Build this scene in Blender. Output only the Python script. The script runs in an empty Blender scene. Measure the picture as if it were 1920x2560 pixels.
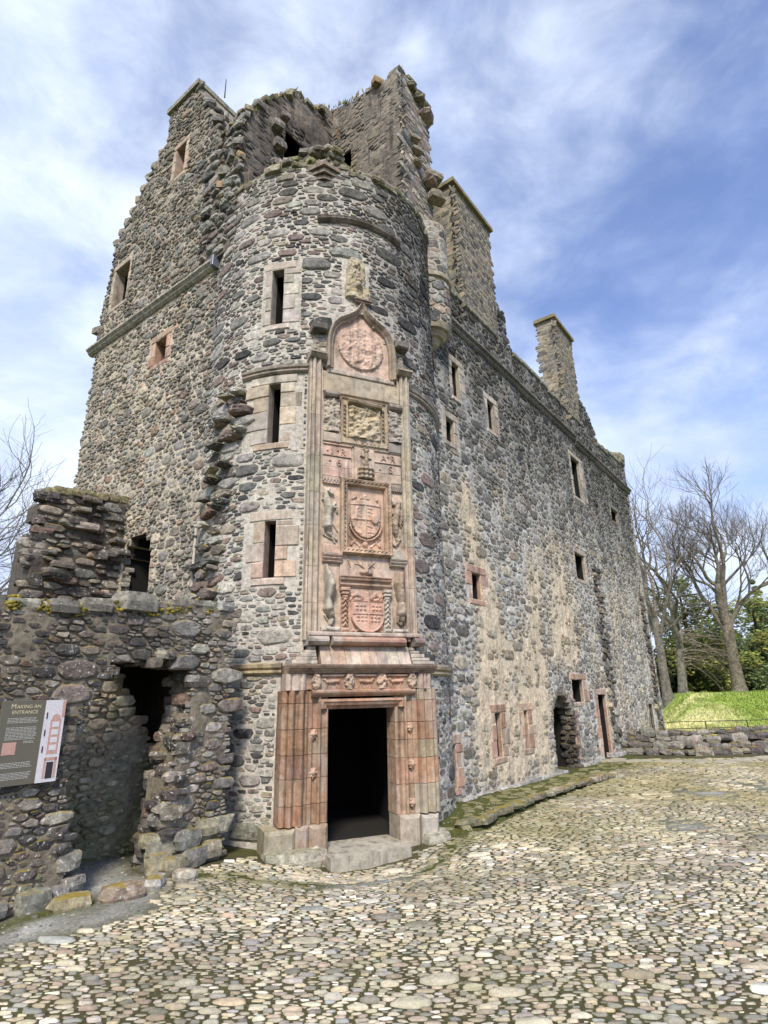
import bpy, math, random
import numpy as np
from math import sin, cos, pi, sqrt, radians, degrees, atan2, asin, hypot
from mathutils import Vector, Matrix, noise

SC = bpy.context.scene
COL = SC.collection
NZ = noise.noise

# ------------------------------------------------------------------ camera
CAM_H = 2.2
PITCH, ROLL, FPX = radians(17.64), radians(-1.116), 1426.4
cam_d = bpy.data.cameras.new('camera')
cam = bpy.data.objects.new('camera', cam_d)
COL.objects.link(cam)
fwd = Vector((0, cos(PITCH), sin(PITCH)))
up0 = Vector((0, -sin(PITCH), cos(PITCH)))
rt0 = Vector((1, 0, 0))
rt = rt0 * cos(ROLL) + up0 * sin(ROLL)
up = rt0 * -sin(ROLL) + up0 * cos(ROLL)
cam.matrix_world = Matrix(((rt.x, up.x, -fwd.x, 0), (rt.y, up.y, -fwd.y, 0), (rt.z, up.z, -fwd.z, CAM_H), (0, 0, 0, 1)))
cam_d.sensor_fit = 'VERTICAL'
cam_d.sensor_height = 24.0
cam_d.lens = FPX / 2560.0 * 24.0
cam_d.clip_end = 3000
SC.camera = cam
CAM = Vector((0, 0, CAM_H))

# ------------------------------------------------------------------ light
SUN_EL, SUN_YAW = radians(46), radians(182)      # yaw clockwise from +Y: the sun stands behind the camera, a little left
sun_d = bpy.data.lights.new('sun', 'SUN')
sun_d.energy = 3.0
sun_d.angle = radians(11)
sun_d.color = (1.0, 0.91, 0.78)
sun = bpy.data.objects.new('sun', sun_d)
COL.objects.link(sun)
sdir = Vector((sin(SUN_YAW) * cos(SUN_EL), cos(SUN_YAW) * cos(SUN_EL), sin(SUN_EL)))
sun.rotation_euler = sdir.to_track_quat('Z', 'Y').to_euler()

SC.view_settings.view_transform = 'Standard'
SC.view_settings.look = 'None'
SC.view_settings.gamma = 1.0
SC.view_settings.use_curve_mapping = False
SC.view_settings.exposure = 0.62


class NT:
    """small helper for node trees"""
    def __init__(s, tree):
        s.t = tree
        tree.nodes.clear()

    def n(s, kind, **kw):
        nd = s.t.nodes.new(kind)
        ins = kw.pop('ins', {})
        for k, v in kw.items():
            setattr(nd, k, v)
        for k, v in ins.items():
            s.put(nd, k, v)
        return nd

    def put(s, nd, k, v):
        sock = nd.inputs[k]
        if hasattr(v, 'is_output') or isinstance(v, bpy.types.NodeSocket):
            s.t.links.new(v, sock)
        else:
            sock.default_value = v

    def math(s, op, a, b=None, clamp=False):
        nd = s.n('ShaderNodeMath', operation=op, use_clamp=clamp)
        s.put(nd, 0, a)
        if b is not None:
            s.put(nd, 1, b)
        return nd.outputs[0]

    def mix(s, fac, a, b, mode='MIX'):
        nd = s.n('ShaderNodeMix', data_type='RGBA', blend_type=mode)
        s.put(nd, 0, fac)
        s.put(nd, 6, a)
        s.put(nd, 7, b)
        return nd.outputs[2]

    def rng(s, v, a, b, c, d, smooth=False):
        nd = s.n('ShaderNodeMapRange', interpolation_type='SMOOTHSTEP' if smooth else 'LINEAR')
        s.put(nd, 0, v)
        for i, x in enumerate((a, b, c, d)):
            nd.inputs[i + 1].default_value = x
        return nd.outputs[0]

    def noise(s, vec, scale, detail=4, rough=0.55, dist=0.0):
        nd = s.n('ShaderNodeTexNoise', ins={'Scale': scale, 'Detail': detail, 'Roughness': rough, 'Distortion': dist})
        if vec is not None:
            s.put(nd, 'Vector', vec)
        return nd.outputs[0]


world = bpy.data.worlds.new('World')
SC.world = world
world.use_nodes = True
w = NT(world.node_tree)
sky = w.n('ShaderNodeTexSky', sky_type='NISHITA', sun_disc=False, sun_elevation=SUN_EL, sun_rotation=SUN_YAW,
          altitude=100, air_density=1.0, dust_density=0.6, ozone_density=2.0)
tc = w.n('ShaderNodeTexCoord')
sep = w.n('ShaderNodeSeparateXYZ', ins={0: tc.outputs['Generated']})
den = w.math('MAXIMUM', w.math('ADD', sep.outputs[2], 0.22), 0.08)
px = w.math('DIVIDE', sep.outputs[0], den)
py = w.math('DIVIDE', sep.outputs[1], den)
pv = w.n('ShaderNodeCombineXYZ', ins={0: px, 1: py})
mp = w.n('ShaderNodeMapping', ins={0: tc.outputs['Generated'], 'Rotation': (0, radians(-32), radians(20)), 'Scale': (1.0, 1.0, 1.7), 'Location': (0.35, 0.2, 0.1)})
n_big = w.noise(mp.outputs[0], 1.9, 4, 0.55, 0.25)
n_fine = w.noise(mp.outputs[0], 6.5, 8, 0.6, 0.35)
dens = w.math('ADD', w.math('MULTIPLY', n_big, 0.9), w.math('MULTIPLY', n_fine, 0.5))
dens = w.math('SUBTRACT', dens, w.math('MULTIPLY', sep.outputs[0], 0.30))
dens = w.math('ADD', dens, w.rng(sep.outputs[2], 0.1, 0.6, 0.32, 0.0))
fac = w.rng(dens, 0.42, 0.95, 0.06, 1.0, True)
# the cloud sheet itself: brighter where thick, greyer-blue where thin
n_cl = w.noise(mp.outputs[0], 3.4, 7, 0.6, 0.3)
cloudc = w.mix(w.rng(n_cl, 0.3, 0.7, 0.0, 1.0, True), (4.4, 5.5, 8.2, 1), (8.0, 8.8, 10.2, 1))
skyc = w.mix(1.0, sky.outputs[0], (1.7, 1.65, 1.95, 1), 'MULTIPLY')
out = w.mix(fac, skyc, cloudc)
bg = w.n('ShaderNodeBackground', ins={0: out, 1: 0.086})
wo = w.n('ShaderNodeOutputWorld', ins={0: bg.outputs[0]})


# ------------------------------------------------------------------ materials
def new_mat(name):
    m = bpy.data.materials.new(name)
    m.use_nodes = True
    return m, NT(m.node_tree)


def tinted(name, scale=9.0, bump=0.6, dist=0.02, lo=0.6, hi=1.4, lichen=0.0, lcol=(0.5, 0.5, 0.45), lscale=16.0,
           moss=0.0, mcol=(0.085, 0.085, 0.022), rough=0.92, streak=0.0, attr='tint', yellow=0.0, grey=0.0):
    m, t = new_mat(name)
    geo = t.n('ShaderNodeNewGeometry')
    P = geo.outputs['Position']
    at = t.n('ShaderNodeAttribute', attribute_name=attr)
    n1 = t.noise(P, scale, 8, 0.66, 0.2)
    n2 = t.noise(P, scale * 7, 4, 0.6)
    n3 = t.noise(P, scale * 0.22, 3, 0.5)
    v = t.math('MULTIPLY', t.rng(n1, 0.3, 0.7, lo, hi), t.rng(n2, 0.3, 0.7, 0.8, 1.2))
    v = t.math('MULTIPLY', v, t.rng(n3, 0.3, 0.7, 0.86, 1.14))
    vc = t.n('ShaderNodeCombineXYZ', ins={0: v, 1: v, 2: v})
    c = t.mix(1.0, at.outputs['Color'], vc.outputs[0], 'MULTIPLY')
    if grey:
        mg = t.n('ShaderNodeMapping', ins={0: P, 'Scale': (1.0, 1.0, 0.55)})
        ng = t.noise(mg.outputs[0], 2.6, 6, 0.68, 0.6)
        c = t.mix(t.rng(ng, 0.44, 0.66, 0.0, grey, True), c, t.mix(n1, (0.30, 0.275, 0.235, 1), (0.52, 0.48, 0.42, 1)))
    if streak:
        mpn = t.n('ShaderNodeMapping', ins={0: P, 'Scale': (3.2, 3.2, 0.35)})
        ns = t.noise(mpn.outputs[0], 1.6, 5, 0.6)
        c = t.mix(t.rng(ns, 0.5, 0.72, 0.0, streak, True), c, (0.035, 0.033, 0.03, 1))
    if yellow:
        ny = t.noise(P, 2.1, 5, 0.6)
        c = t.mix(t.rng(ny, 0.56, 0.72, 0.0, yellow, True), c, (0.42, 0.31, 0.14, 1))
    if lichen:
        n4 = t.noise(P, lscale, 5, 0.6, 0.4)
        n5 = t.noise(P, 1.1, 3, 0.5)
        lf = t.math('MULTIPLY', t.rng(n4, 0.58, 0.66, 0.0, 1.0, True), t.rng(n5, 0.4, 0.62, 0.15, 1.0, True))
        c = t.mix(t.math('MULTIPLY', lf, lichen), c, (*lcol, 1))
    if moss:
        sp = t.n('ShaderNodeSeparateXYZ', ins={0: geo.outputs['Normal']})
        n6 = t.noise(P, 3.1, 5, 0.65, 0.3)
        mf = t.math('MULTIPLY', t.rng(sp.outputs[2], 0.35, 0.85, 0.0, 1.0, True), t.rng(n6, 0.42, 0.6, 0.0, 1.0, True))
        c = t.mix(t.math('MULTIPLY', mf, moss), c, t.mix(n2, (*mcol, 1), (mcol[0] * 2.3, mcol[1] * 2.0, mcol[2] * 1.4, 1)))
    h = t.math('ADD', n1, t.math('MULTIPLY', n2, 0.35))
    bp = t.n('ShaderNodeBump', ins={'Strength': bump, 'Distance': dist, 'Height': h})
    b = t.n('ShaderNodeBsdfPrincipled', ins={'Base Color': c, 'Roughness': rough, 'Normal': bp.outputs[0]})
    b.inputs['Specular IOR Level'].default_value = 0.25
    t.n('ShaderNodeOutputMaterial', ins={0: b.outputs[0]})
    return m


def plain(name, col, rough=0.8, metal=0.0, var=0.15, scale=20.0):
    m, t = new_mat(name)
    geo = t.n('ShaderNodeNewGeometry')
    n1 = t.noise(geo.outputs['Position'], scale, 5, 0.6)
    v = t.rng(n1, 0.3, 0.7, 1 - var, 1 + var)
    vc = t.n('ShaderNodeCombineXYZ', ins={0: v, 1: v, 2: v})
    c = t.mix(1.0, (*col, 1), vc.outputs[0], 'MULTIPLY')
    b = t.n('ShaderNodeBsdfPrincipled', ins={'Base Color': c, 'Roughness': rough, 'Metallic': metal})
    t.n('ShaderNodeOutputMaterial', ins={0: b.outputs[0]})
    return m


M_STONE = tinted('rubble stone', 10, 0.95, 0.035, 0.36, 1.6, lichen=0.55, moss=0.5)
M_STONED = tinted('dark rubble stone', 10, 0.8, 0.03, 0.4, 1.7, lichen=0.95, lcol=(0.62, 0.6, 0.57), lscale=21, moss=0.85, mcol=(0.16, 0.13, 0.02))
M_MORTAR = tinted('lime mortar', 14, 0.8, 0.03, 0.6, 1.3, lichen=0.0)
M_MORTARW = tinted('weathered harl and mortar', 12, 0.9, 0.035, 0.5, 1.3, streak=0.35, yellow=0.3)
M_SAND = tinted('dressed sandstone', 7, 0.6, 0.02, 0.6, 1.32, lichen=0.35, lcol=(0.56, 0.52, 0.46), lscale=11, streak=0.6, grey=0.5)
M_CAP = tinted('streaked ruin masonry', 8, 0.9, 0.035, 0.45, 1.4, lichen=0.8, lcol=(0.30, 0.15, 0.045), lscale=7, streak=0.75)
M_CHIM = tinted('chimney masonry', 7, 0.7, 0.03, 0.55, 1.35, lichen=0.3, yellow=0.35)
M_COBBLE = tinted('cobble stone', 26, 0.4, 0.008, 0.75, 1.25, lichen=0.15, rough=0.75)
M_DIRT = tinted('trodden dirt', 22, 0.9, 0.03, 0.55, 1.4)
M_GRASS = tinted('rough grass', 6.0, 1.0, 0.12, 0.6, 1.4)
M_LEAF = tinted('leaf', 3.0, 0.1, 0.01, 0.6, 1.4, rough=0.6)
M_BARK = tinted('bark', 5.0, 1.0, 0.08, 0.35, 1.6, lichen=0.5, lcol=(0.3, 0.31, 0.26))
M_MOSS = tinted('moss', 30, 1.0, 0.02, 0.5, 1.5, rough=1.0)
M_SHADE = plain('painted interior shade', (0.008, 0.007, 0.006), 0.95)  # near-black colour stands in for the unlit depth of the openings
M_IRON = plain('painted iron', (0.03, 0.032, 0.03), 0.6, 0.3)
M_LEAD = plain('lead flashing', (0.16, 0.17, 0.21), 0.5, 0.4)
M_PIPE = plain('pale downpipe', (0.5, 0.46, 0.4), 0.7)
M_PANEL = plain('olive grey panel print', (0.125, 0.115, 0.085), 0.45, 0, 0.03)
M_PALE = plain('pale panel print', (0.62, 0.6, 0.62), 0.45, 0, 0.12, 45)
M_CREAM = plain('cream lettering', (0.66, 0.58, 0.36), 0.5, 0, 0.02)
M_INK = plain('pale small print', (0.48, 0.47, 0.42), 0.5, 0, 0.05)
M_PINK = plain('pink printed stone', (0.5, 0.3, 0.25), 0.5, 0, 0.25, 60)
M_BLACK = plain('dark print', (0.03, 0.022, 0.03), 0.5, 0, 0.05)


# ------------------------------------------------------------------ object helpers
def thing(name, label, cat, loc=(0, 0, 0), group=None):
    o = bpy.data.objects.new(name, None)
    o.empty_display_size = 0.3
    COL.objects.link(o)
    o.location = loc
    o['label'] = label
    o['category'] = cat
    if group:
        o['group'] = group
    return o


def tag(o, label=None, cat=None, group=None, kind=None):
    for k, v in (('label', label), ('category', cat), ('group', group), ('kind', kind)):
        if v:
            o[k] = v
    return o


def base_of(o):
    p = Vector((0, 0, 0))
    while o is not None:
        p = p + o.location
        o = o.parent
    return p


class MB:
    """collects vertices (world space), faces and a tint per face; builds ONE mesh object"""
    def __init__(s):
        s.v, s.f, s.c = [], [], []

    def add(s, verts, faces, col):
        n = len(s.v)
        s.v.extend(verts)
        for f in faces:
            s.f.append(tuple(i + n for i in f))
            s.c.append(col)

    def build(s, name, mat, parent=None, origin=None, smooth=False, fix=False, kind=None):
        off = base_of(parent) if parent is not None else Vector((0, 0, 0))
        org = Vector(origin) if origin is not None else off
        me = bpy.data.meshes.new(name)
        me.from_pydata([(a[0] - org.x, a[1] - org.y, a[2] - org.z) for a in s.v], [], s.f)
        if s.c:
            at = me.attributes.new('tint', 'FLOAT_COLOR', 'FACE')
            arr = np.ones((len(s.c), 4), np.float32)
            arr[:, :3] = np.array(s.c, np.float32)
            at.data.foreach_set('color', arr.ravel())
        me.materials.append(mat)
        if smooth:
            me.polygons.foreach_set('use_smooth', [True] * len(me.polygons))
        if fix:
            import bmesh
            bm = bmesh.new()
            bm.from_mesh(me)
            bmesh.ops.recalc_face_normals(bm, faces=bm.faces)
            bm.to_mesh(me)
            bm.free()
        me.update()
        o = bpy.data.objects.new(name, me)
        COL.objects.link(o)
        if parent is not None:
            o.parent = parent
        o.location = org - off
        if kind:
            o['kind'] = kind
        return o


def jit(c, rnd, a=0.12, hue=0.04):
    k = 1 + rnd.uniform(-a, a)
    return tuple(max(0.005, x * k * (1 + rnd.uniform(-hue, hue))) for x in c)


# ------------------------------------------------------------------ surfaces: (u, z, d) -> world
class Plane:
    def __init__(s, p0, yaw, outward=1):
        a = radians(yaw)
        s.p = Vector((p0[0], p0[1], p0[2] if len(p0) > 2 else 0))
        s.dir = Vector((sin(a), cos(a), 0))
        s.n = Vector((s.dir.y, -s.dir.x, 0)) * outward

    def map(s, u, z, d=0.0):
        return Vector((s.p.x + s.dir.x * u + s.n.x * d, s.p.y + s.dir.y * u + s.n.y * d, s.p.z + z))

    def normal(s, u):
        return s.n


class Cyl:
    def __init__(s, c, r):
        s.c, s.r = c, r

    def map(s, u, z, d=0.0):
        th = u / s.r
        r = s.r + d
        return Vector((s.c[0] + r * sin(th), s.c[1] - r * cos(th), z))

    def normal(s, u):
        th = u / s.r
        return Vector((sin(th), -cos(th), 0))


class Floor:
    def map(s, u, v, d=0.0):
        return Vector((u, v, ground_z(u, v) + d))

    def normal(s, u):
        return Vector((0, 0, 1))


TC, TR = (-1.5065, 12.6702), 2.8


def ground_z(x, y):
    dip = .24 * math.exp(-((x + .35) ** 2 + (y - 9.5) ** 2) / 1.9)      # the yard falls towards the door
    if hypot(x - TC[0], y - TC[1]) < 2.55:
        return -.6
    sd = (x - 1.3236) * .7995 - (y - 12.6647) * .6007
    if 0 < sd < 1.2 and 10.6 < y < 17.5:
        dip -= .085 * min(1, (17.5 - y) / 3)
    return -dip + 0.05 * NZ(Vector((x * 0.35, y * 0.35, 3.1))) + 0.018 * NZ(Vector((x * 1.3, y * 1.3, 7.7)))


YW = 36.92
W = Plane((1.3236, 12.6647), YW)                       # long wall: u away from the camera
G = Plane((-3.9283, 11.1174), YW - 90, -1)              # gable wall: u to the left
TC, TR = (-1.5065, 12.6702), 2.8
T = Cyl(TC, TR)                                        # round tower
FYAW = 66.37
_fd = Vector((sin(radians(FYAW)), cos(radians(FYAW)), 0))
F = Plane((-0.96139 + 0.63 * _fd.x, 9.85247 + 0.63 * _fd.y), FYAW)   # frontispiece, s = 0 on its middle line
FW = Plane((-3.66, 7.73), YW)                          # low front wall
TH0 = 23.63                                            # tower angle of the frontispiece


def th_u(deg):
    return radians(deg) * TR


# ------------------------------------------------------------------ rubble: weighted cells packed in wall space
def clip(poly, nx, ny, k):
    out = []
    m = len(poly)
    for i in range(m):
        a, b = poly[i], poly[(i + 1) % m]
        da, db = a[0] * nx + a[1] * ny - k, b[0] * nx + b[1] * ny - k
        if da <= 0:
            out.append(a)
        if (da < 0 < db) or (db < 0 < da):
            t = da / (da - db)
            out.append((a[0] + (b[0] - a[0]) * t, a[1] + (b[1] - a[1]) * t))
    return out


def rubble(dom, ok, excl, radii, stretch, gap, seed, tight=0.9, lim=1.75, course=0.0):
    u0, u1, z0, z1 = dom
    rnd = random.Random(seed)
    levels = [(r[1], r[1] * 2.0, {}) for r in radii]
    pts = []

    def near(x, y, r, k):
        """points of every size class that could lie within k * (r + their radius)"""
        for (rm, cs, grid) in levels:
            if not grid:
                continue
            q = k * (r + rm)
            for i in range(int(math.floor((x - q) / cs)), int(math.floor((x + q) / cs)) + 1):
                for j in range(int(math.floor((y - q) / cs)), int(math.floor((y + q) / cs)) + 1):
                    for p in grid.get((i, j), ()):
                        yield p

    X0, X1 = u0 / stretch, u1 / stretch
    for li, (ra, rb, tries) in enumerate(radii):
        lcs, lgrid = levels[li][1], levels[li][2]
        for _ in range(tries):
            x, y = rnd.uniform(X0, X1), rnd.uniform(z0, z1)
            r = rnd.uniform(ra, rb)
            if course:
                ch = (ra + rb) * .93
                y = (math.floor(y / ch) + .5 + rnd.uniform(-.5, .5) * (1 - course)) * ch + .12 * NZ(Vector((x * .9, y * .5, seed)))
            uu = x * stretch
            if not ok(uu, y):
                continue
            bad = False
            for e in excl:
                if e[0] - r * .35 < uu < e[1] + r * .35 and e[2] - r * .35 < y < e[3] + r * .35:
                    bad = True
                    break
            if bad:
                continue
            for p in near(x, y, r, tight):
                dx, dy = p[0] - x, p[1] - y
                s = (p[2] + r) * tight
                if dx * dx + dy * dy < s * s:
                    bad = True
                    break
            if bad:
                continue
            lgrid.setdefault((int(math.floor(x / lcs)), int(math.floor(y / lcs))), []).append((x, y, r))
            pts.append((x, y, r))
    cells = []
    for (x, y, r) in pts:
        R = r * lim
        k0 = rnd.uniform(0, 1)
        poly = [(R * cos((i + k0) * pi / 4) * 1.05, R * sin((i + k0) * pi / 4)) for i in range(8)]
        for p in near(x, y, r, lim):
            dx, dy = p[0] - x, p[1] - y
            d2 = dx * dx + dy * dy
            if d2 < 1e-9 or d2 > (R + p[2] * lim) ** 2:
                continue
            d = sqrt(d2)
            k = (d2 + r * r - p[2] * p[2]) / (2 * d) - gap
            poly = clip(poly, dx / d, dy / d, k)
            if len(poly) < 3:
                break
        if len(poly) < 3:
            continue
        if course:
            hv = r * rnd.uniform(.84, 1.0) - gap * .5
            sl = rnd.uniform(-.16, .16)
            poly = clip(poly, sl, 1, hv)
            if len(poly) >= 3:
                poly = clip(poly, rnd.uniform(-.16, .16), -1, hv)
            if len(poly) >= 3 and rnd.random() < .6:
                poly = clip(poly, 1, rnd.uniform(-.35, .35), r * rnd.uniform(.85, 1.3))
            if len(poly) >= 3 and rnd.random() < .6:
                poly = clip(poly, -1, rnd.uniform(-.35, .35), r * rnd.uniform(.85, 1.3))
            if len(poly) < 3:
                continue
        for e in excl:
            ex0, ex1, ez0, ez1 = e[0] / stretch - x, e[1] / stretch - x, e[2] - y, e[3] - y
            if ex0 > R or ex1 < -R or ez0 > R or ez1 < -R:
                continue
            best = max((ex0, 'l'), (-ex1, 'r'), (ez0, 'b'), (-ez1, 't'))
            if best[1] == 'l':
                poly = clip(poly, 1, 0, ex0 - gap * .5)
            elif best[1] == 'r':
                poly = clip(poly, -1, 0, -ex1 - gap * .5)
            elif best[1] == 'b':
                poly = clip(poly, 0, 1, ez0 - gap * .5)
            else:
                poly = clip(poly, 0, -1, -ez1 - gap * .5)
            if len(poly) < 3:
                break
        if len(poly) < 3:
            continue
        cells.append((x * stretch, y, r, [(a * stretch, b) for a, b in poly]))
    return cells


def stone_geo(S, cell, h, rnd, detail=2, flat=0.62, sink=0.025):
    """pillow of one stone in surface space: rings of the outline rising to a worn face"""
    cu, cz, r, poly = cell
    if detail >= 1:
        q = []
        n = len(poly)
        per = sum(hypot(poly[i][0] - poly[i - 1][0], poly[i][1] - poly[i - 1][1]) for i in range(n)) / n
        for i in range(n):
            a, b = poly[i], poly[(i + 1) % n]
            L = hypot(b[0] - a[0], b[1] - a[1])
            if L < per * .3:
                q.append(((a[0] + b[0]) / 2, (a[1] + b[1]) / 2))
                continue
            t1, t2 = rnd.uniform(.06, .2), rnd.uniform(.8, .94)
            q.append((a[0] + (b[0] - a[0]) * t1, a[1] + (b[1] - a[1]) * t1))
            if detail >= 2 or L > per:
                q.append((a[0] + (b[0] - a[0]) * t2, a[1] + (b[1] - a[1]) * t2))
        if len(q) >= 3:
            poly = q
    n = len(poly)
    gu = sum(p[0] for p in poly) / n
    gz = sum(p[1] for p in poly) / n
    tilt_u, tilt_z = rnd.uniform(-.35, .35) * h / max(r, .05), rnd.uniform(-.45, .35) * h / max(r, .05)
    rings = ((1.0, -sink), (0.94, h * .6), (flat, h), (flat * .5, h * 1.04)) if detail >= 2 else (((1.0, -sink), (0.93, h * .62), (flat, h)) if detail == 1 else ((1.0, -sink), (0.8, h)))
    V, Fc = [], []
    for k, (sc, d) in enumerate(rings):
        for (pu, pz) in poly:
            j = 1 + (rnd.uniform(-.05, .05) if k else 0)
            a, b = gu + (pu - gu) * sc * j, gz + (pz - gz) * sc * j
            dd = d
            if k:
                dd = d + a * tilt_u * .5 + b * tilt_z * .5 + rnd.uniform(-.2, .2) * h * (1 if k == 1 or detail < 2 else .35)
                dd = max(dd, -sink * .5)
            V.append(S.map(cu + a, cz + b, dd))
    for k in range(len(rings) - 1):
        for i in range(n):
            j = (i + 1) % n
            Fc.append((k * n + i, k * n + j, (k + 1) * n + j, (k + 1) * n + i))
    V.append(S.map(cu + gu, cz + gz, h * (1.03 + rnd.uniform(-.04, .05)) + (gu * tilt_u + gz * tilt_z) * .5))
    t = len(V) - 1
    o = (len(rings) - 1) * n
    for i in range(n):
        Fc.append((o + i, o + (i + 1) % n, t))
    return V, Fc


def visible_size(S, cell):
    c = S.map(cell[0], cell[1], 0)
    v = c - CAM
    dist = v.length
    q = (v.dot(rt), v.dot(up), v.dot(fwd))
    if q[2] < .5 or abs(q[0] / q[2] * FPX) > 960 or abs(q[1] / q[2] * FPX) > 1280:
        return 0
    cosv = -v.normalized().dot(S.normal(cell[0]))
    if cosv < 0.05:
        return 0
    return cell[2] ** 2 * cosv / dist ** 2


def lay_stones(S, cells, height, tint, wall, thing_obj, n_ind, seed, mat, stuff=None, name='stone', smooth=False, flat=0.62, detail_far=1, sink=.025):
    """largest n_ind (as seen) become objects under the wall; the rest go into the MB 'stuff'"""
    rnd = random.Random(seed)
    order = sorted(cells, key=lambda c: -visible_size(S, c))
    own = stuff if stuff is not None else MB()
    nb = 0
    for i, c in enumerate(order):
        h = height(c, rnd)
        col = tint(c, rnd)
        vs = visible_size(S, c)
        px = sqrt(max(vs, 0)) * FPX * 2
        if i < n_ind and vs > 0:
            V, Fc = stone_geo(S, c, h, rnd, 2, flat, sink)
            m = MB()
            m.add(V, Fc, col)
            m.build(name, mat, wall, origin=S.map(c[0], c[1], 0), smooth=smooth)
        else:
            det = 2 if px > 16 else (1 if px > 7 else 0)
            if vs == 0:
                det = 0
            V, Fc = stone_geo(S, c, h, rnd, det, flat, sink)
            own.add(V, Fc, col)
    return own


def wall_skin(S, dom, step, keep, holes, thick, tint, name, mat, parent, rough=0.02, holes_depth=None, extra_u=(), extra_z=()):
    """the mortar body of a wall: a gridded front with real openings, a back and closed rims"""
    u0, u1, z0, z1 = dom

    def lines(a, b, cuts):
        n = max(1, int(round((b - a) / step)))
        L = [a + (b - a) * i / n for i in range(n + 1)]
        for c in cuts:
            if a < c < b:
                L = [x for x in L if abs(x - c) > step * .35 or x in (a, b) or x in cuts]
                L.append(c)
        return sorted(set(L))
    us = lines(u0, u1, [h[i] for h in holes for i in (0, 1)] + list(extra_u))
    zs = lines(z0, z1, [h[i] for h in holes for i in (2, 3)] + list(extra_z))
    nu, nz = len(us) - 1, len(zs) - 1
    K = [[False] * nz for _ in range(nu)]
    for i in range(nu):
        um = (us[i] + us[i + 1]) / 2
        for j in range(nz):
            zm = (zs[j] + zs[j + 1]) / 2
            if not keep(um, zm):
                continue
            if any(h[0] < um < h[1] and h[2] < zm < h[3] for h in holes):
                continue
            K[i][j] = True
    V, Fc, cols = [], [], []
    idx = {}

    def vid(i, j, back):
        k = (i, j, back)
        if k not in idx:
            u, z = us[i], zs[j]
            d = -thick if back else rough * NZ(Vector((u * 2.1, z * 2.1, 5.5))) + rough * .6 * NZ(Vector((u * 6, z * 6, 1.5)))
            idx[k] = len(V)
            V.append(S.map(u, z, d))
            cols.append(tint(u, z))
        return idx[k]
    for i in range(nu):
        for j in range(nz):
            if not K[i][j]:
                continue
            Fc.append((vid(i, j, 0), vid(i + 1, j, 0), vid(i + 1, j + 1, 0), vid(i, j + 1, 0)))
            Fc.append((vid(i, j + 1, 1), vid(i + 1, j + 1, 1), vid(i + 1, j, 1), vid(i, j, 1)))
            for (di, dj, a, b) in ((-1, 0, (i, j + 1), (i, j)), (1, 0, (i + 1, j), (i + 1, j + 1)),
                                   (0, -1, (i, j), (i + 1, j)), (0, 1, (i + 1, j + 1), (i, j + 1))):
                ii, jj = i + di, j + dj
                if 0 <= ii < nu and 0 <= jj < nz and K[ii][jj]:
                    continue
                Fc.append((vid(*a, 0), vid(*a, 1), vid(*b, 1), vid(*b, 0)))
    off = base_of(parent)
    me = bpy.data.meshes.new(name)
    me.from_pydata([(v.x - off.x, v.y - off.y, v.z - off.z) for v in V], [], Fc)
    at = me.attributes.new('tint', 'FLOAT_COLOR', 'POINT')
    arr = np.ones((len(V), 4), np.float32)
    arr[:, :3] = np.array(cols, np.float32)
    at.data.foreach_set('color', arr.ravel())
    me.materials.append(mat)
    o = bpy.data.objects.new(name, me)
    COL.objects.link(o)
    o.parent = parent
    return o


def in_poly(pts):
    def f(u, z):
        c = False
        n = len(pts)
        for i in range(n):
            a, b = pts[i], pts[(i + 1) % n]
            if (a[1] > z) != (b[1] > z) and u < (b[0] - a[0]) * (z - a[1]) / (b[1] - a[1]) + a[0]:
                c = not c
        return c
    return f


# ------------------------------------------------------------------ dressed pieces
def sblock(mb, S, u0, u1, z0, z1, d0, d1, col, bev=0.012, rnd=None, nu=1):
    """a squared block on a surface, arrises worn"""
    j = (lambda a: rnd.uniform(-a, a)) if rnd else (lambda a: 0)
    V = []
    L = [(u0, u1, z0, z1, d0), (u0, u1, z0, z1, d1 - bev), (u0 + bev, u1 - bev, z0 + bev, z1 - bev, d1)]
    n = nu + 1
    for k, (a, b, c, e, d) in enumerate(L):
        dz0, dz1 = (j(.004), j(.004)) if k else (0, 0)
        for i in range(n):
            V.append(S.map(a + (b - a) * i / nu, c + dz0, d + (j(.003) if k else 0)))
        for i in range(n):
            V.append(S.map(b + (a - b) * i / nu, e + dz1, d + (j(.003) if k else 0)))
    m = 2 * n
    Fc = []
    for k in range(2):
        for i in range(m):
            q = (i + 1) % m
            Fc.append((k * m + i, k * m + q, (k + 1) * m + q, (k + 1) * m + i))
    for base in (0, 2 * m):
        for i in range(nu):
            Fc.append((base + i, base + i + 1, base + m - 2 - i, base + m - 1 - i))
    mb.add(V, Fc, col)


def block(S, u0, u1, z0, z1, d0, d1, col, name, mat, parent, bev=0.012, rnd=None, nu=1):
    m = MB()
    sblock(m, S, u0, u1, z0, z1, d0, d1, col, bev, rnd, nu)
    o = m.build(name, mat, parent, origin=S.map((u0 + u1) / 2, (z0 + z1) / 2, d1))
    return o


def prism(mb, S, prof, z0, z1, col, bev=0.0):
    """plan profile [(s, d)...] closed, raised from z0 to z1"""
    n = len(prof)
    V = [S.map(s, z0, d) for s, d in prof] + [S.map(s, z1, d) for s, d in prof]
    Fc = [(i, (i + 1) % n, n + (i + 1) % n, n + i) for i in range(n)]
    Fc += [tuple(range(n)), tuple(range(2 * n - 1, n - 1, -1))]
    mb.add(V, Fc, col)


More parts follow.
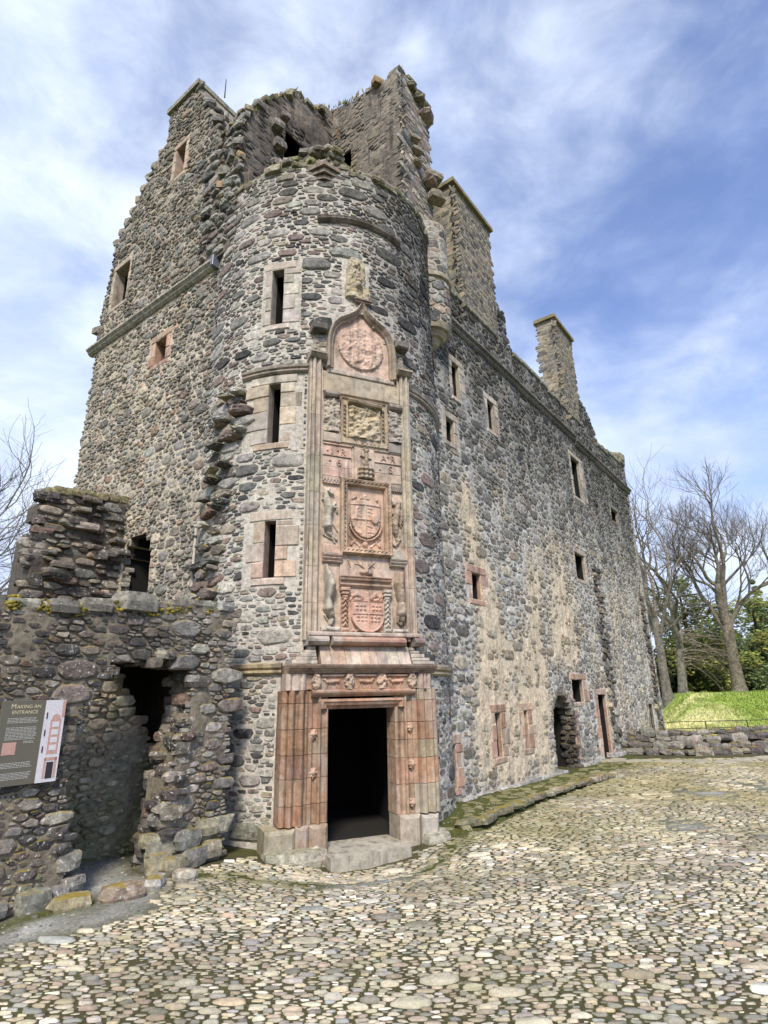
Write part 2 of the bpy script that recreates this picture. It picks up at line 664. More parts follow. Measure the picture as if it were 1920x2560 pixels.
def moulding(mb, S, path, prof, col, closed=False):
    """sweep a section [(offset in the wall plane to the left of the path, d)...] along a path [(u, z)...]"""
    n = len(path)
    rows = []
    for i in range(n):
        if closed:
            a, b, c = path[i - 1], path[i], path[(i + 1) % n]
        else:
            a, b, c = path[max(i - 1, 0)], path[i], path[min(i + 1, n - 1)]
        d1 = (b[0] - a[0], b[1] - a[1])
        d2 = (c[0] - b[0], c[1] - b[1])
        l1, l2 = hypot(*d1) or 1, hypot(*d2) or 1
        if hypot(*d1) == 0:
            d1, l1 = d2, l2
        if hypot(*d2) == 0:
            d2, l2 = d1, l1
        n1 = (-d1[1] / l1, d1[0] / l1)
        n2 = (-d2[1] / l2, d2[0] / l2)
        mx, mz = n1[0] + n2[0], n1[1] + n2[1]
        q = max(0.35, (mx * n1[0] + mz * n1[1]))
        mx, mz = mx / q, mz / q
        rows.append([S.map(b[0] + mx * o, b[1] + mz * o, d) for o, d in prof])
    m = len(prof)
    V = [p for r in rows for p in r]
    Fc = []
    last = n if closed else n - 1
    for i in range(last):
        i2 = (i + 1) % n
        for k in range(m - 1):
            Fc.append((i * m + k, i2 * m + k, i2 * m + k + 1, i * m + k + 1))
    if not closed:
        Fc.append(tuple(range(m)))
        Fc.append(tuple(range((n - 1) * m + m - 1, (n - 1) * m - 1, -1)))
    mb.add(V, Fc, col)


def rock_geo(c, size, seed, box=0.55, rot=0.0, amp=0.16):
    """a boulder: subdivided box pulled towards an ellipsoid, with broken faces"""
    V, Fc, ix = [], [], {}
    N = 2
    ca, sa = cos(rot), sin(rot)

    def vid(p):
        if p in ix:
            return ix[p]
        q = Vector(p)
        l = q.length
        b = q * (1.0 / max(abs(q.x), abs(q.y), abs(q.z)))
        q = (q / l) * (1 - box) * 1.12 + b * box * 0.92
        q *= 1 + amp * NZ(Vector((p[0] * 1.1 + seed * 3.7, p[1] * 1.1 - seed * 1.3, p[2] * 1.1 + seed * .7)))
        x, y, z = q.x * size[0], q.y * size[1], q.z * size[2]
        ix[p] = len(V)
        V.append(Vector((c[0] + x * ca - y * sa, c[1] + x * sa + y * ca, c[2] + z)))
        return ix[p]
    for ax in range(3):
        for sg in (-1, 1):
            for i in range(N):
                for j in range(N):
                    f = []
                    for (a, b) in ((i, j), (i + 1, j), (i + 1, j + 1), (i, j + 1)):
                        p = [0, 0, 0]
                        p[ax] = sg
                        p[(ax + 1) % 3] = -1 + 2 * a / N
                        p[(ax + 2) % 3] = -1 + 2 * b / N
                        f.append(vid(tuple(p)))
                    Fc.append(tuple(f if sg > 0 else f[::-1]))
    return V, Fc


def rock(name, c, size, seed, col, mat, parent, rot=0.0, box=0.55, amp=.16):
    m = MB()
    V, Fc = rock_geo(c, size, seed, box, rot, amp)
    m.add(V, Fc, col)
    return m.build(name, mat, parent, origin=c)


def tube_geo(mb, pts, radii, sides, col):
    n = len(pts)
    V, Fc = [], []
    prev = None
    for i in range(n):
        d = (pts[min(i + 1, n - 1)] - pts[max(i - 1, 0)])
        if d.length < 1e-6:
            d = Vector((0, 0, 1))
        d.normalize()
        a = d.orthogonal().normalized() if prev is None else (prev - d * prev.dot(d)).normalized()
        prev = a
        b = d.cross(a)
        for k in range(sides):
            t = 2 * pi * k / sides
            V.append(pts[i] + (a * cos(t) + b * sin(t)) * radii[i])
    for i in range(n - 1):
        for k in range(sides):
            q = (k + 1) % sides
            Fc.append((i * sides + k, i * sides + q, (i + 1) * sides + q, (i + 1) * sides + k))
    Fc.append(tuple(range((n - 1) * sides, n * sides)))
    mb.add(V, Fc, col)


def relief(S, s0, s1, z0, z1, res, fn, col, name, mat, parent, d0=0.0, cut=True, origin=None):
    """carved relief: a height field over part of a surface (only where something stands proud)"""
    nu, nz = max(2, int((s1 - s0) / res)), max(2, int((z1 - z0) / res))
    sg, zg = np.meshgrid(np.linspace(s0, s1, nu + 1), np.linspace(z0, z1, nz + 1), indexing='ij')
    H = fn(sg, zg) * 1.45
    use = (H > 0.001) if cut else np.ones_like(H, bool)
    m = MB()
    ix = -np.ones(H.shape, int)
    V, Fc = [], []

    def vid(i, j):
        if ix[i, j] < 0:
            ix[i, j] = len(V)
            V.append(S.map(float(sg[i, j]), float(zg[i, j]), d0 + float(H[i, j]) + (0 if H[i, j] > .001 or not cut else -.012)))
        return int(ix[i, j])
    for i in range(nu):
        for j in range(nz):
            if use[i, j] or use[i + 1, j] or use[i, j + 1] or use[i + 1, j + 1]:
                Fc.append((vid(i, j), vid(i + 1, j), vid(i + 1, j + 1), vid(i, j + 1)))
    m.add(V, Fc, col)
    return m.build(name, mat, parent, smooth=True, origin=S.map((s0 + s1) / 2, (z0 + z1) / 2, d0))


def caps(lst, rough=0.006, k=1.0):
    """union of tapered round limbs [(s0,z0,r0,s1,z1,r1)] as a height function"""
    def f(s, z):
        H = np.zeros_like(s)
        for (a0, b0, r0, a1, b1, r1) in lst:
            dx, dz = a1 - a0, b1 - b0
            L2 = dx * dx + dz * dz + 1e-9
            t = np.clip(((s - a0) * dx + (z - b0) * dz) / L2, 0, 1)
            r = r0 + (r1 - r0) * t
            dist = np.hypot(s - a0 - dx * t, z - b0 - dz * t)
            h = r * np.sqrt(np.clip(1 - (dist / r) ** 2, 0, 1)) * k
            H = np.maximum(H, h)
        H = np.where(H > 0, H + rough * (vn(s, z, 22) + vn(s, z, 47, 1)), 0)
        return np.maximum(H, 0)
    return f


_LAT = np.random.RandomState(4).rand(64, 64) * 2 - 1


def vn(s, z, sc, off=0.0):
    x, y = s * sc + off * 7.3 + 100, z * sc + off * 3.1 + 100
    i, j = np.floor(x).astype(int), np.floor(y).astype(int)
    fx, fy = x - i, y - j
    fx, fy = fx * fx * (3 - 2 * fx), fy * fy * (3 - 2 * fy)
    L = lambda a, b: _LAT[a % 64, b % 64]
    return (L(i, j) * (1 - fx) + L(i + 1, j) * fx) * (1 - fy) + (L(i, j + 1) * (1 - fx) + L(i + 1, j + 1) * fx) * fy


def mx(*fs):
    def f(s, z):
        H = fs[0](s, z)
        for g in fs[1:]:
            H = np.maximum(H, g(s, z))
        return H
    return f


def shield_fn(cs, zt, w, h, d, pointed=True, bulge=0.03):
    def f(s, z):
        x = (s - cs) / (w / 2)
        y = (zt - z) / h
        if pointed:
            half = np.where(y < .45, 1.0, np.sqrt(np.clip(1 - ((y - .45) / .55) ** 1.9, 0, 1)))
        else:
            half = np.where(y < .38, 1.0, np.sqrt(np.clip(1 - ((y - .38) / .62) ** 2, 0, 1)))
        ins = (np.abs(x) <= half) & (y >= 0) & (y <= 1)
        return np.where(ins, d + bulge * (1 - x ** 2), 0)
    return f


def text_geo(mb, body, size, S, s, z, d, extrude, col, shear=0.0):
    cu = bpy.data.curves.new('lettering', 'FONT')
    cu.body = body
    cu.size = size
    cu.extrude = extrude
    cu.align_x = 'CENTER'
    cu.resolution_u = 3
    ob = bpy.data.objects.new('lettering', cu)
    COL.objects.link(ob)
    dg = bpy.context.evaluated_depsgraph_get()
    ev = ob.evaluated_get(dg)
    me = ev.to_mesh()
    V = [S.map(s + v.co.x, z + v.co.y, d + extrude + v.co.z) for v in me.vertices]
    Fc = [tuple(p.vertices) for p in me.polygons]
    ev.to_mesh_clear()
    bpy.data.objects.remove(ob)
    bpy.data.curves.remove(cu)
    mb.add(V, Fc, col)


# ------------------------------------------------------------------ palettes (linear albedo)
P_TOWER = [(.27, .262, .24)] * 4 + [(.38, .365, .325)] * 5 + [(.16, .157, .15)] * 3 + [(.075, .074, .074)] * 2 + [(.25, .19, .165)] * 2 + [(.32, .27, .21)] * 2 + [(.19, .15, .14)]
P_GABLE = [(.33, .295, .24)] * 4 + [(.25, .232, .20)] * 3 + [(.42, .37, .295)] * 3 + [(.17, .16, .145)] * 2 + [(.34, .25, .185)] + [(.28, .275, .255)] * 2
P_WALL = [(.30, .288, .255)] * 4 + [(.46, .44, .39)] * 3 + [(.19, .182, .165)] * 4 + [(.10, .096, .09)] * 3 + [(.34, .285, .22)] * 2 + [(.46, .40, .30)] * 1
P_FRONT = [(.075, .069, .065)] * 3 + [(.11, .097, .088)] * 3 + [(.17, .145, .12)] * 3 + [(.23, .205, .17)] * 2 + [(.15, .105, .085)] + [(.21, .20, .18)]
RED = [(.49, .31, .225), (.45, .265, .185), (.52, .36, .27), (.52, .40, .31), (.42, .235, .16)]
BUFF = [(.49, .41, .31), (.46, .385, .30), (.53, .45, .36), (.44, .40, .34)]
MIXD = RED[2:4] + BUFF


def calm(pal, k=.45):
    m = [sum(c[i] for c in pal) / len(pal) for i in range(3)]
    return [tuple(x + (y - x) * k for x, y in zip(c, m)) for c in pal]


RED = calm(RED)
BUFF = calm(BUFF)
MIXD = calm(RED[1:4] + BUFF, .5)


def dirt_tower(u, z):
    th = degrees(u / TR)
    a = 0.0
    # black crust on the right shoulder of the drum, running down from the rim
    s = max(0, min(1, (th - 22) / 25)) * max(0, min(1, (z - 8.2 + 1.2 * NZ(Vector((u * 2.3, z * .3, 2)))) / 2.2))
    a += s * (.75 + .45 * NZ(Vector((u * 3.2, z * .5, 9))))
    a += max(0, min(1, (z - 12.3) / 1.2)) * .35 * (1 + NZ(Vector((u * 3, z, 4))))
    return max(0, min(.8, a))


def dirt_wall(u, z):
    top = max(0, min(1, (z - 6.2 + 1.6 * NZ(Vector((u * 1.7, z * .12, 12)))) / 5.0))
    a = top * (.85 + .35 * NZ(Vector((u * 2.6, z * .3, 1))))
    if z > 11.9:
        a = max(a, .45 + .2 * NZ(Vector((u * 1.2, z, 7))))
    a += .18 * max(0, min(1, (u - 9) / 3)) * max(0, min(1, (z - 5.5) / 3))
    return max(0, min(.82, a))


def harl(u, z):
    """patches of surviving cream harl on the long wall"""
    v = NZ(Vector((u * .75 + 3, z * .28, 21))) + .45 * NZ(Vector((u * 2.2, z * 1.1, 5)))
    for (cu, cz, ru, rz) in ((2.2, 2.6, .8, 2.2), (1.6, 6.3, .7, 1.5), (2.2, 4.6, .5, 1.0), (7.6, 5.0, .8, 2.0), (7.2, 3.4, .9, 1.0), (2.6, 1.0, 1.6, .9), (4.6, 2.4, 1.2, 1.9), (5.2, 5.4, .6, 1.0)):
        e = ((u - cu) / ru) ** 2 + ((z - cz) / rz) ** 2
        v += .95 * math.exp(-e)
    return v - max(0, (z - 7)) * .25


def mul(c, k):
    return tuple(x * k for x in c)


def mixc(a, b, t):
    return tuple(x + (y - x) * t for x, y in zip(a, b))


# ==================================================================================================
#  SETTING: ground, courtyard, mound
# ==================================================================================================
rnd = random.Random(5)
DIRT = (.42, .415, .395)
MOSSC = (.085, .095, .022)


def seg_dist(x, y, pts):
    b = 1e9
    for (x0, y0), (x1, y1) in zip(pts, pts[1:]):
        dx, dy = x1 - x0, y1 - y0
        t = max(0, min(1, ((x - x0) * dx + (y - y0) * dy) / (dx * dx + dy * dy)))
        b = min(b, hypot(x - x0 - dx * t, y - y0 - dy * t))
    return b


WALL_BASE = [(1.15, 12.4), (1.9, 13.2), (3.1, 15.0), (4.8, 17.3), (6.3, 19.3), (7.9, 21.4)]
KERB = [(1.15, 10.75), (1.55, 10.95), (2.0, 11.5), (2.56, 12.2), (3.27, 13.2), (4.28, 14.6), (4.98, 15.4), (5.8, 16.3)]
FRONT_LINE = [(-4.9, 6.1), (-3.9, 6.95), (-3.45, 7.45)]
TOWER_LINE = [(-2.6, 8.55), (-2.1, 8.45), (-1.4, 8.3), (-.95, 8.25)]
TOWER_R = [(.35, 9.0), (.75, 9.6), (1.1, 10.3), (1.25, 11.5)]


def moss_at(x, y):
    n = NZ(Vector((x * 1.6, y * 1.6, 4))) * .5 + NZ(Vector((x * 4, y * 4, 9))) * .3
    m = 0
    m = max(m, 1.15 - seg_dist(x, y, FRONT_LINE) / .28)
    m = max(m, 1.2 - seg_dist(x, y, TOWER_LINE) / .28)
    m = max(m, 1.0 - seg_dist(x, y, TOWER_R) / .3)
    dk = seg_dist(x, y, KERB)
    # the channel between kerb and wall
    side = (x - 1.3236) * W.n.x + (y - 12.6647) * W.n.y
    if 0 < side < 2.4 and y > 10.5 and x < 8.5:
        m = max(m, 1.2 if side < 1.15 else .45 - (side - 1.15) * .6)
    m = max(m, .9 - dk / .5)
    m += .12
    return max(0, min(1, m * 1.0 + n * .9 - .12))


def bare_at(x, y):
    """trodden dirt with few cobbles: the path into the broken wall and a few worn patches"""
    n = NZ(Vector((x * 1.3, y * 1.3, 14))) * .3
    b = 1.25 - seg_dist(x, y, [(-4.4, 6.35), (-3.5, 6.95), (-3.05, 7.4), (-3.25, 7.9), (-3.7, 8.3), (-4.1, 9.0)]) / .46
    b = max(b, 1.05 - seg_dist(x, y, [(-.9, 8.2), (.2, 8.7)]) / .22)
    for (cx, cy, r) in ((5.0, 11.0, .8), (6.9, 13.8, 1.0), (8.6, 14.5, 1.0)):
        b = max(b, .62 - hypot(x - cx, (y - cy)) / r * .6)
    return b + n


def grid_sheet(name, xs, ys, zf, cf, mat, parent=None, smooth=True):
    V, C, Fc = [], [], []
    nx, ny = len(xs), len(ys)
    for x in xs:
        for y in ys:
            V.append((x, y, zf(x, y)))
            C.append(cf(x, y))
    for i in range(nx - 1):
        for j in range(ny - 1):
            Fc.append((i * ny + j, (i + 1) * ny + j, (i + 1) * ny + j + 1, i * ny + j + 1))
    me = bpy.data.meshes.new(name)
    me.from_pydata(V, [], Fc)
    at = me.attributes.new('tint', 'FLOAT_COLOR', 'POINT')
    arr = np.ones((len(V), 4), np.float32)
    arr[:, :3] = np.array(C, np.float32)
    at.data.foreach_set('color', arr.ravel())
    me.materials.append(mat)
    me.polygons.foreach_set('use_smooth', [smooth] * len(me.polygons))
    o = bpy.data.objects.new(name, me)
    COL.objects.link(o)
    return o


def court_col(x, y):
    m = moss_at(x, y)
    k = 1 + .25 * NZ(Vector((x * .8, y * .8, 2)))
    base = mixc((.088, .074, .04), DIRT, max(0, min(1, bare_at(x, y) * 1.6)))
    # moss creeps between the cobbles everywhere
    q = .35 + .5 * NZ(Vector((x * 2.3, y * 2.3, 31)))
    base = mixc(base, (.085, .09, .025), max(0, min(.7, q)))
    return mul(mixc(base, MOSSC, m), k)


def lin(a, b, st):
    n = int(round((b - a) / st))
    return [a + (b - a) * i / n for i in range(n + 1)]


court = grid_sheet('courtyard', lin(-9, 17, .11), lin(0.5, 24, .11), lambda x, y: ground_z(x, y) + .012 * NZ(Vector((x * 5, y * 5, 1))), court_col, M_DIRT)
tag(court, 'cobbled courtyard of small pale rounded stones set in mossy earth', None, None, 'structure')

gsheet = grid_sheet('ground', lin(-700, 700, 50), lin(-700, 900, 50), lambda x, y: -0.35, lambda x, y: (.085, .10, .03), M_GRASS)
tag(gsheet, 'flat grassland stretching away behind the castle', None, None, 'structure')


def mound_z(x, y):
    # edge of the mound runs behind the low wall; it climbs to a flat top
    e = (y - 27.6) - .12 * (x - 14) + 0.6 * NZ(Vector((x * .2, y * .2, 8)))
    f = max(0, min(1, e / 6.0))
    lx = max(0, min(1, (x - 12.4 - (y - 27) * .38) / 2.6))
    s = f * f * (3 - 2 * f) * (lx * lx * (3 - 2 * lx))
    return .28 + 1.52 * s + .06 * NZ(Vector((x * .9, y * .9, 4))) * (1 if y < 45 else .3)


def mound_col(x, y):
    n = NZ(Vector((x * .45, y * .45, 3))) + .6 * NZ(Vector((x * 1.4, y * 1.4, 6)))
    t = max(0, min(1, .62 + n * .8 - (x - 15.8) * .2 + max(0, (mound_z(x, y) - 1.2)) * .25))
    return mixc((.25, .34, .06), (.64, .61, .29), t)


mound = grid_sheet('grassy_mound', lin(7.5, 80, .4), lin(22.5, 80, .4), mound_z, mound_col, M_GRASS)
tag(mound, 'sunlit grassy mound with straw coloured patches behind the low wall', None, None, 'structure')

# grass blades on the slope of the mound
gm = MB()
for _ in range(42000):
    x, y = rnd.uniform(11, 26), rnd.uniform(23.5, 39)
    if y < 22.5:
        continue
    z = mound_z(x, y)
    c = jit(mound_col(x, y), rnd, .3, .1)
    h = rnd.uniform(.03, .11) * (1.7 if NZ(Vector((x * 1.1, y * 1.1, 5))) > .25 else 1)
    a = rnd.uniform(0, pi)
    wd = rnd.uniform(.02, .05)
    lx, ly = rnd.uniform(-.08, .08), rnd.uniform(-.08, .08)
    gm.add([(x - cos(a) * wd, y - sin(a) * wd, z - .01), (x + cos(a) * wd, y + sin(a) * wd, z - .01), (x + lx, y + ly, z + h)], [(0, 1, 2)], c)
tag(gm.build('grass', M_LEAF), 'tufts of short grass on the mound', None, None, 'stuff')

# ------------------------------------------------------------------ cobbles
FL = Floor()


def cobble_ok(x, y):
    if abs(x) > y * .74 + 1.2:
        return False
    if (x - W.p.x) * W.n.x + (y - W.p.y) * W.n.y < .25 and x > 1.0:
        return False
    if hypot(x - TC[0], y - TC[1]) < 2.95:
        return False
    # left boundary: the front wall and its path
    if (x - FW.p.x) * FW.n.x + (y - FW.p.y) * FW.n.y < .25 and x < -1.5:
        return False
    # step in front of the door
    fx = (x - F.p.x) * F.dir.x + (y - F.p.y) * F.dir.y
    fn = (x - F.p.x) * F.n.x + (y - F.p.y) * F.n.y
    if -.85 < fx < .72 and fn < .55 or -1.75 < fx < 1.4 and fn < .3:
        return False
    if y > 20.2 - .05 * (x - 9):
        return False
    if seg_dist(x, y, KERB) < .12:
        return False
    b = bare_at(x, y)
    if b > .55 or (b > .2 and NZ(Vector((x * 7, y * 7, 3))) > .1 - b):
        return False
    if moss_at(x, y) > .75 and NZ(Vector((x * 5, y * 5, 13))) > -.22:
        return False
    return True


def cob_tint(c, r):
    pal = [(.51, .445, .33), (.58, .525, .41), (.44, .39, .30), (.37, .345, .295), (.68, .635, .54), (.53, .47, .35), (.50, .43, .29), (.32, .32, .295), (.41, .33, .25), (.56, .51, .39), (.25, .235, .2)]
    t = jit(r.choice(pal), r, .25, .04)
    m = moss_at(c[0], c[1])
    far = max(0, min(1, (c[1] - 8) / 6)) * max(0, .75 + NZ(Vector((c[0] * .5, c[1] * .5, 1))))
    t = mixc(t, mul((.30, .26, .115), r.uniform(.6, 1.2)), far * .65)
    t = mul(t, .84 + .36 * NZ(Vector((c[0] * .8, c[1] * .8, 17))))
    t = mixc(t, mul((.34, .31, .14), r.uniform(.7, 1.2)), max(0, min(.5, (.16 + .5 * NZ(Vector((c[0] * .6, c[1] * .6, 41)))) * max(.25, min(1, (c[1] - 5) / 5)))))
    return mixc(t, (.12, .115, .04), max(0, min(.75, m * .8)))


cells = rubble((-5.5, 6.5, 4.3, 8.6), cobble_ok, [], [(.06, .09, 60), (.030, .042, 1300), (.021, .028, 40000), (.013, .018, 110000)], 2.15, .0070, 77, .93, 1.3, .35)
cells += rubble((-3.5, 9.5, 8.58, 12.6), cobble_ok, [], [(.07, .10, 50), (.034, .044, 1300), (.024, .032, 36000), (.016, .021, 80000)], 2.2, .0080, 79, .93, 1.3, .35)
cells += rubble((.5, 15, 12.55, 20.4), cobble_ok, [], [(.09, .12, 60), (.044, .058, 5000), (.030, .040, 70000)], 2.3, .010, 81, .92, 1.3, .35)
cob_rest = lay_stones(FL, cells, lambda c, r: min(.026, c[2] * .55) * r.uniform(.4, 1.4), cob_tint, court, None, 300, 78, M_COBBLE, name='cobble', smooth=True, flat=.55)
cob_rest.build('cobbles', M_COBBLE, court, smooth=True, kind='stuff')

pb = MB()
for q in range(5200):
    y = 4.5 + 9 * rnd.random() ** 1.3
    x = rnd.uniform(-5, 7)
    b_ = bare_at(x, y)
    if (b_ < .35 and moss_at(x, y) < .7) or hypot(x - TC[0], y - TC[1]) < 2.9:
        continue
    s_ = rnd.uniform(.006, .016) * (1.8 if rnd.random() < .08 else 1)
    V, Fc = rock_geo((x, y, ground_z(x, y) + .004), (s_ * 1.3, s_, s_ * .7), q, .3, rnd.uniform(0, 3))
    pb.add(V, Fc, jit(rnd.choice([(.28, .265, .23), (.20, .19, .17), (.34, .31, .25), (.15, .14, .12)]), rnd, .2))
pb.build('gravel', M_COBBLE, court, kind='stuff')

# ==================================================================================================
#  PALACE BLOCK: gable wall on the left, long wall on the right
# ==================================================================================================
palace = thing('palace_block', 'tall roofless stone palace block with a chimneyed gable and a long rubble side wall', 'building', (0, 13.0, 0))
pal_rest = MB()

SKY_W = [(-.6, -.3), (-.6, 13.15), (.6, 13.15), (1.4, 13.2), (4.3, 13.15), (4.3, 14.5), (4.82, 14.45), (4.82, 13.35), (5.18, 13.25), (5.2, 12.95), (6.5, 13.15), (8.3, 13.1), (10.7, 13.05), (11.9, 13.0), (12.25, 14.3), (12.95, 14.2), (13.2, 13.9), (13.8, 13.4), (13.95, 12.8), (15.5, 12.95), (17.0, 13.1), (18.5, 13.25), (18.45, -.3)]
keep_w = in_poly(SKY_W)
# openings: u0, u1, z0, z1, left dress, right dress, colours, depth
WIN_W = [(0.45, 0.86, 8.2, 8.85, .22, .25, BUFF, .7, 'small square window'),
         (0.93, 1.32, 9.66, 10.7, .15, .3, BUFF, .7, 'upper window'),
         (2.92, 3.36, 9.45, 10.4, .25, .3, BUFF, .7, 'upper window'),
         (9.98, 10.95, 9.28, 10.95, .25, .55, BUFF, .9, 'tall window'),
         (9.05, 10.1, 5.95, 6.9, .1, .2, BUFF, .9, 'window'),
         (1.27, 1.73, 4.33, 4.97, .3, .42, RED, .7, 'pink framed window'),
         (14.7, 15.8, 9.4, 10.0, .1, .2, P_WALL, .8, 'far window'),
         (7.3, 8.3, 1.83, 2.5, .1, .5, RED, .8, 'low window'),
         (1.98, 2.27, .74, 1.71, .3, .42, RED, .6, 'slit window'),
         (3.56, 3.82, .80, 1.71, .3, .5, RED, .6, 'slit window'),
         (-.08, .12, .34, 1.17, .04, .3, RED, .4, 'slit window')]
DOOR_W = [(9.62, 10.5, -.2, 2.02, .42, .12, RED, 1.0, 'doorway'), (16.25, 16.85, -.2, 1.55, .1, .15, P_WALL, 1.0, 'doorway')]
ARCH = (5.5, 7.15, -.2, 2.1)
holes_w = [h[:4] for h in WIN_W + DOOR_W] + [(5.5, 7.15, -.2, 1.7), (5.65, 7.0, 1.7, 1.95), (5.9, 6.8, 1.95, 2.12)]
excl_w = [(h[0] - h[4], h[1] + h[5], h[2] - .14, h[3] + .2) for h in WIN_W + DOOR_W] + [(5.5, 7.15, -.2, 1.7), (5.65, 7.0, 1.7, 1.95), (5.9, 6.8, 1.95, 2.12)]
excl_w.append((-.6, 18.6, 11.72, 11.98))


def wall_tint(u, z):
    h = harl(u, z)
    c = mixc((.60, .58, .53), (.74, .62, .45), max(0, min(1, h * 1.4)))
    c = mixc(c, (.12, .11, .105), dirt_wall(u, z) * .85)
    return c


lw = wall_skin(W, (-.6, 18.45, -.3, 14.6), .22, keep_w, holes_w, 1.1, wall_tint, 'long_wall', M_MORTARW, palace, .03)


def okw(u, z):
    if z < .12 or not keep_w(u, z - .03):
        return False
    h = harl(u, z)
    if h > .55 and NZ(Vector((u * 3.1, z * 3.1, 44))) > -.28:
        return False
    return True


def tint_w(c, r):
    t = mixc(jit(r.choice(P_WALL), r, .2), (.42, .39, .33), .22)
    t = mixc(t, (.44, .36, .22), max(0, min(.5, harl(c[0], c[1]) * .6)))
    return mul(t, 1 - dirt_wall(c[0], c[1]) * r.uniform(.7, 1.0))


cells = rubble((-.05, 18.4, .12, 14.5), okw, excl_w, [(.12, .17, 420), (.075, .11, 5200), (.038, .058, 60000)], 1.8, .0085, 11, .95, 1.35, .6)
lay_stones(W, cells, lambda c, r: r.uniform(.008, .026) + c[2] * .08, tint_w, lw, palace, 120, 12, M_STONE, pal_rest)

# rough scars where cross walls were torn away
for (uc, z0, z1, wd, hmax, sd) in ((11.2, .4, 6.6, .34, .13, 3), (17.7, .4, 6.3, .32, .14, 4)):
    cells = rubble((uc - wd, uc + wd, z0, z1), lambda u, z: abs(u - uc - .25 * NZ(Vector((z * .9, sd, 0)))) < wd * .8, [h[:4] for h in WIN_W + DOOR_W],
                   [(.09, .15, 500), (.06, .09, 800)], 1.5, .02, sd, .9, 1.5)
    lay_stones(W, cells, lambda c, r: r.uniform(.05, hmax), lambda c, r: mul(jit(r.choice(P_WALL + P_FRONT), r), .8), lw, palace, 0, sd + 10, M_STONE, pal_rest, flat=.8)


def opening(S, h, parent, seed, label=None, name='window', mat=M_SAND, dress=True, proud=.012, course=.3):
    """splayless opening: a short reveal, then a tunnel painted black as shade, with dressed stones round it"""
    u0, u1, z0, z1, wl, wr, pal, dep = h[:8]
    r = random.Random(seed)
    m = MB()
    col = mul(r.choice(pal), .8)
    e_ = .003
    u0, u1, z0, z1 = u0 + e_, u1 - e_, z0 + e_, z1 - e_
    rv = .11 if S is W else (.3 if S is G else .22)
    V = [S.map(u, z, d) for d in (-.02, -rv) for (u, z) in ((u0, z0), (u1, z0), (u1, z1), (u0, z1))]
    m.add(V, [(0, 1, 5, 4), (1, 2, 6, 5), (2, 3, 7, 6), (3, 0, 4, 7)], col)
    o = m.build(name, mat, parent, origin=S.map((u0 + u1) / 2, z0, 0))
    if label:
        o['label'] = label
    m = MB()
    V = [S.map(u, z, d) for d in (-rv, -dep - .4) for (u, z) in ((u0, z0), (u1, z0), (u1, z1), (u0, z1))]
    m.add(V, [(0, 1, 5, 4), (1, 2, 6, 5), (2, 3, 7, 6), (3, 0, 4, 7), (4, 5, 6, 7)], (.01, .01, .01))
    m.build('interior', M_SHADE, o, origin=S.map((u0 + u1) / 2, z0, -rv))
    u0, u1, z0, z1 = u0 - e_, u1 + e_, z0 - e_, z1 + e_
    if not dress:
        return o
    cyl = isinstance(S, Cyl)
    for (a, b, wd, side) in ((u0 - wl, u0, wl, -1), (u1, u1 + wr, wr, 1)):
        z = z0
        k = r.randint(0, 1)
        while z < z1 - .05:
            hh = min(course * r.uniform(.75, 1.3), z1 - z)
            if z1 - z - hh < .1:
                hh = z1 - z
            q = wd * (r.uniform(.5, .72) if k % 2 else r.uniform(.85, 1.0)) if wd > .16 else wd
            ua, ub = (u0 - q, u0 - .001) if side < 0 else (u1 + .001, u1 + q)
            block(S, ua, ub, z + .006, z + hh - .006, -.25, proud + r.uniform(-.008, .012), jit(r.choice(pal), r, .18), 'dressed_block', mat, o, .012, r, 3 if cyl else 1)
            z += hh
            k += 1
    lw_, rw_ = wl * .75, wr * .7
    block(S, u0 - lw_, u1 + rw_, z1 + .006, z1 + .19, -.25, proud + .006, jit(r.choice(pal), r, .12), 'lintel', mat, o, .014, r, 4 if cyl else 1)
    if z0 > .3:
        block(S, u0 - lw_ * .7, u1 + rw_ * .6, z0 - .13, z0 - .006, -.25, proud + .012, jit(r.choice(pal), r, .12), 'sill', mat, o, .014, r, 4 if cyl else 1)
    return o


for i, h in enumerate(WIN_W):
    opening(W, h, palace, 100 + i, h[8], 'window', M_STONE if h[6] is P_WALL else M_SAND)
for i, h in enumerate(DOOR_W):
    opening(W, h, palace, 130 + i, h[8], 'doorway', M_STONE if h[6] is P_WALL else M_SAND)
# broken arch: a rough walled recess, its depth shade painted into dark tints
m = MB()
prof = [(5.504, -.2), (7.146, -.2), (7.146, 1.69), (6.99, 1.94), (6.79, 2.115), (5.91, 2.115), (5.66, 1.94), (5.504, 1.69)]
n = len(prof)
V = [W.map(u, z, d) for d in (-.02, -.36) for (u, z) in prof]
m.add(V, [(i, (i + 1) % n, n + (i + 1) % n, n + i) for i in range(n)], (.14, .115, .09))
arch = m.build('broken_archway', M_MORTAR, palace, origin=W.map(6.3, 0, 0))
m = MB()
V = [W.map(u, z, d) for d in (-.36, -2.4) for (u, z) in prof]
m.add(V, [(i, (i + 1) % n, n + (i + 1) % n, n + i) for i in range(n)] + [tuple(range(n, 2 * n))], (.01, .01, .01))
m.build('interior', M_SHADE, arch, origin=W.map(6.3, 0, -.4))
ins = Plane(W.map(7.15, 0, 0), YW - 90, -1)         # far jamb, faces the camera
for S2, dom, sd in ((ins, (0, .36, 0, 1.9), 2),):
    cells = rubble(dom, lambda u, z: True, [], [(.06, .09, 200), (.04, .055, 600)], 1.6, .010, sd, .92, 1.4, .5)
    sm = MB()
    lay_stones(S2, cells, lambda c, r: r.uniform(.03, .08), lambda c, r: mul(jit(r.choice(P_FRONT), r), .75), arch, palace, 0, sd, M_STONE, sm)
    sm.build('rubble_stones', M_STONE, arch, kind='stuff')
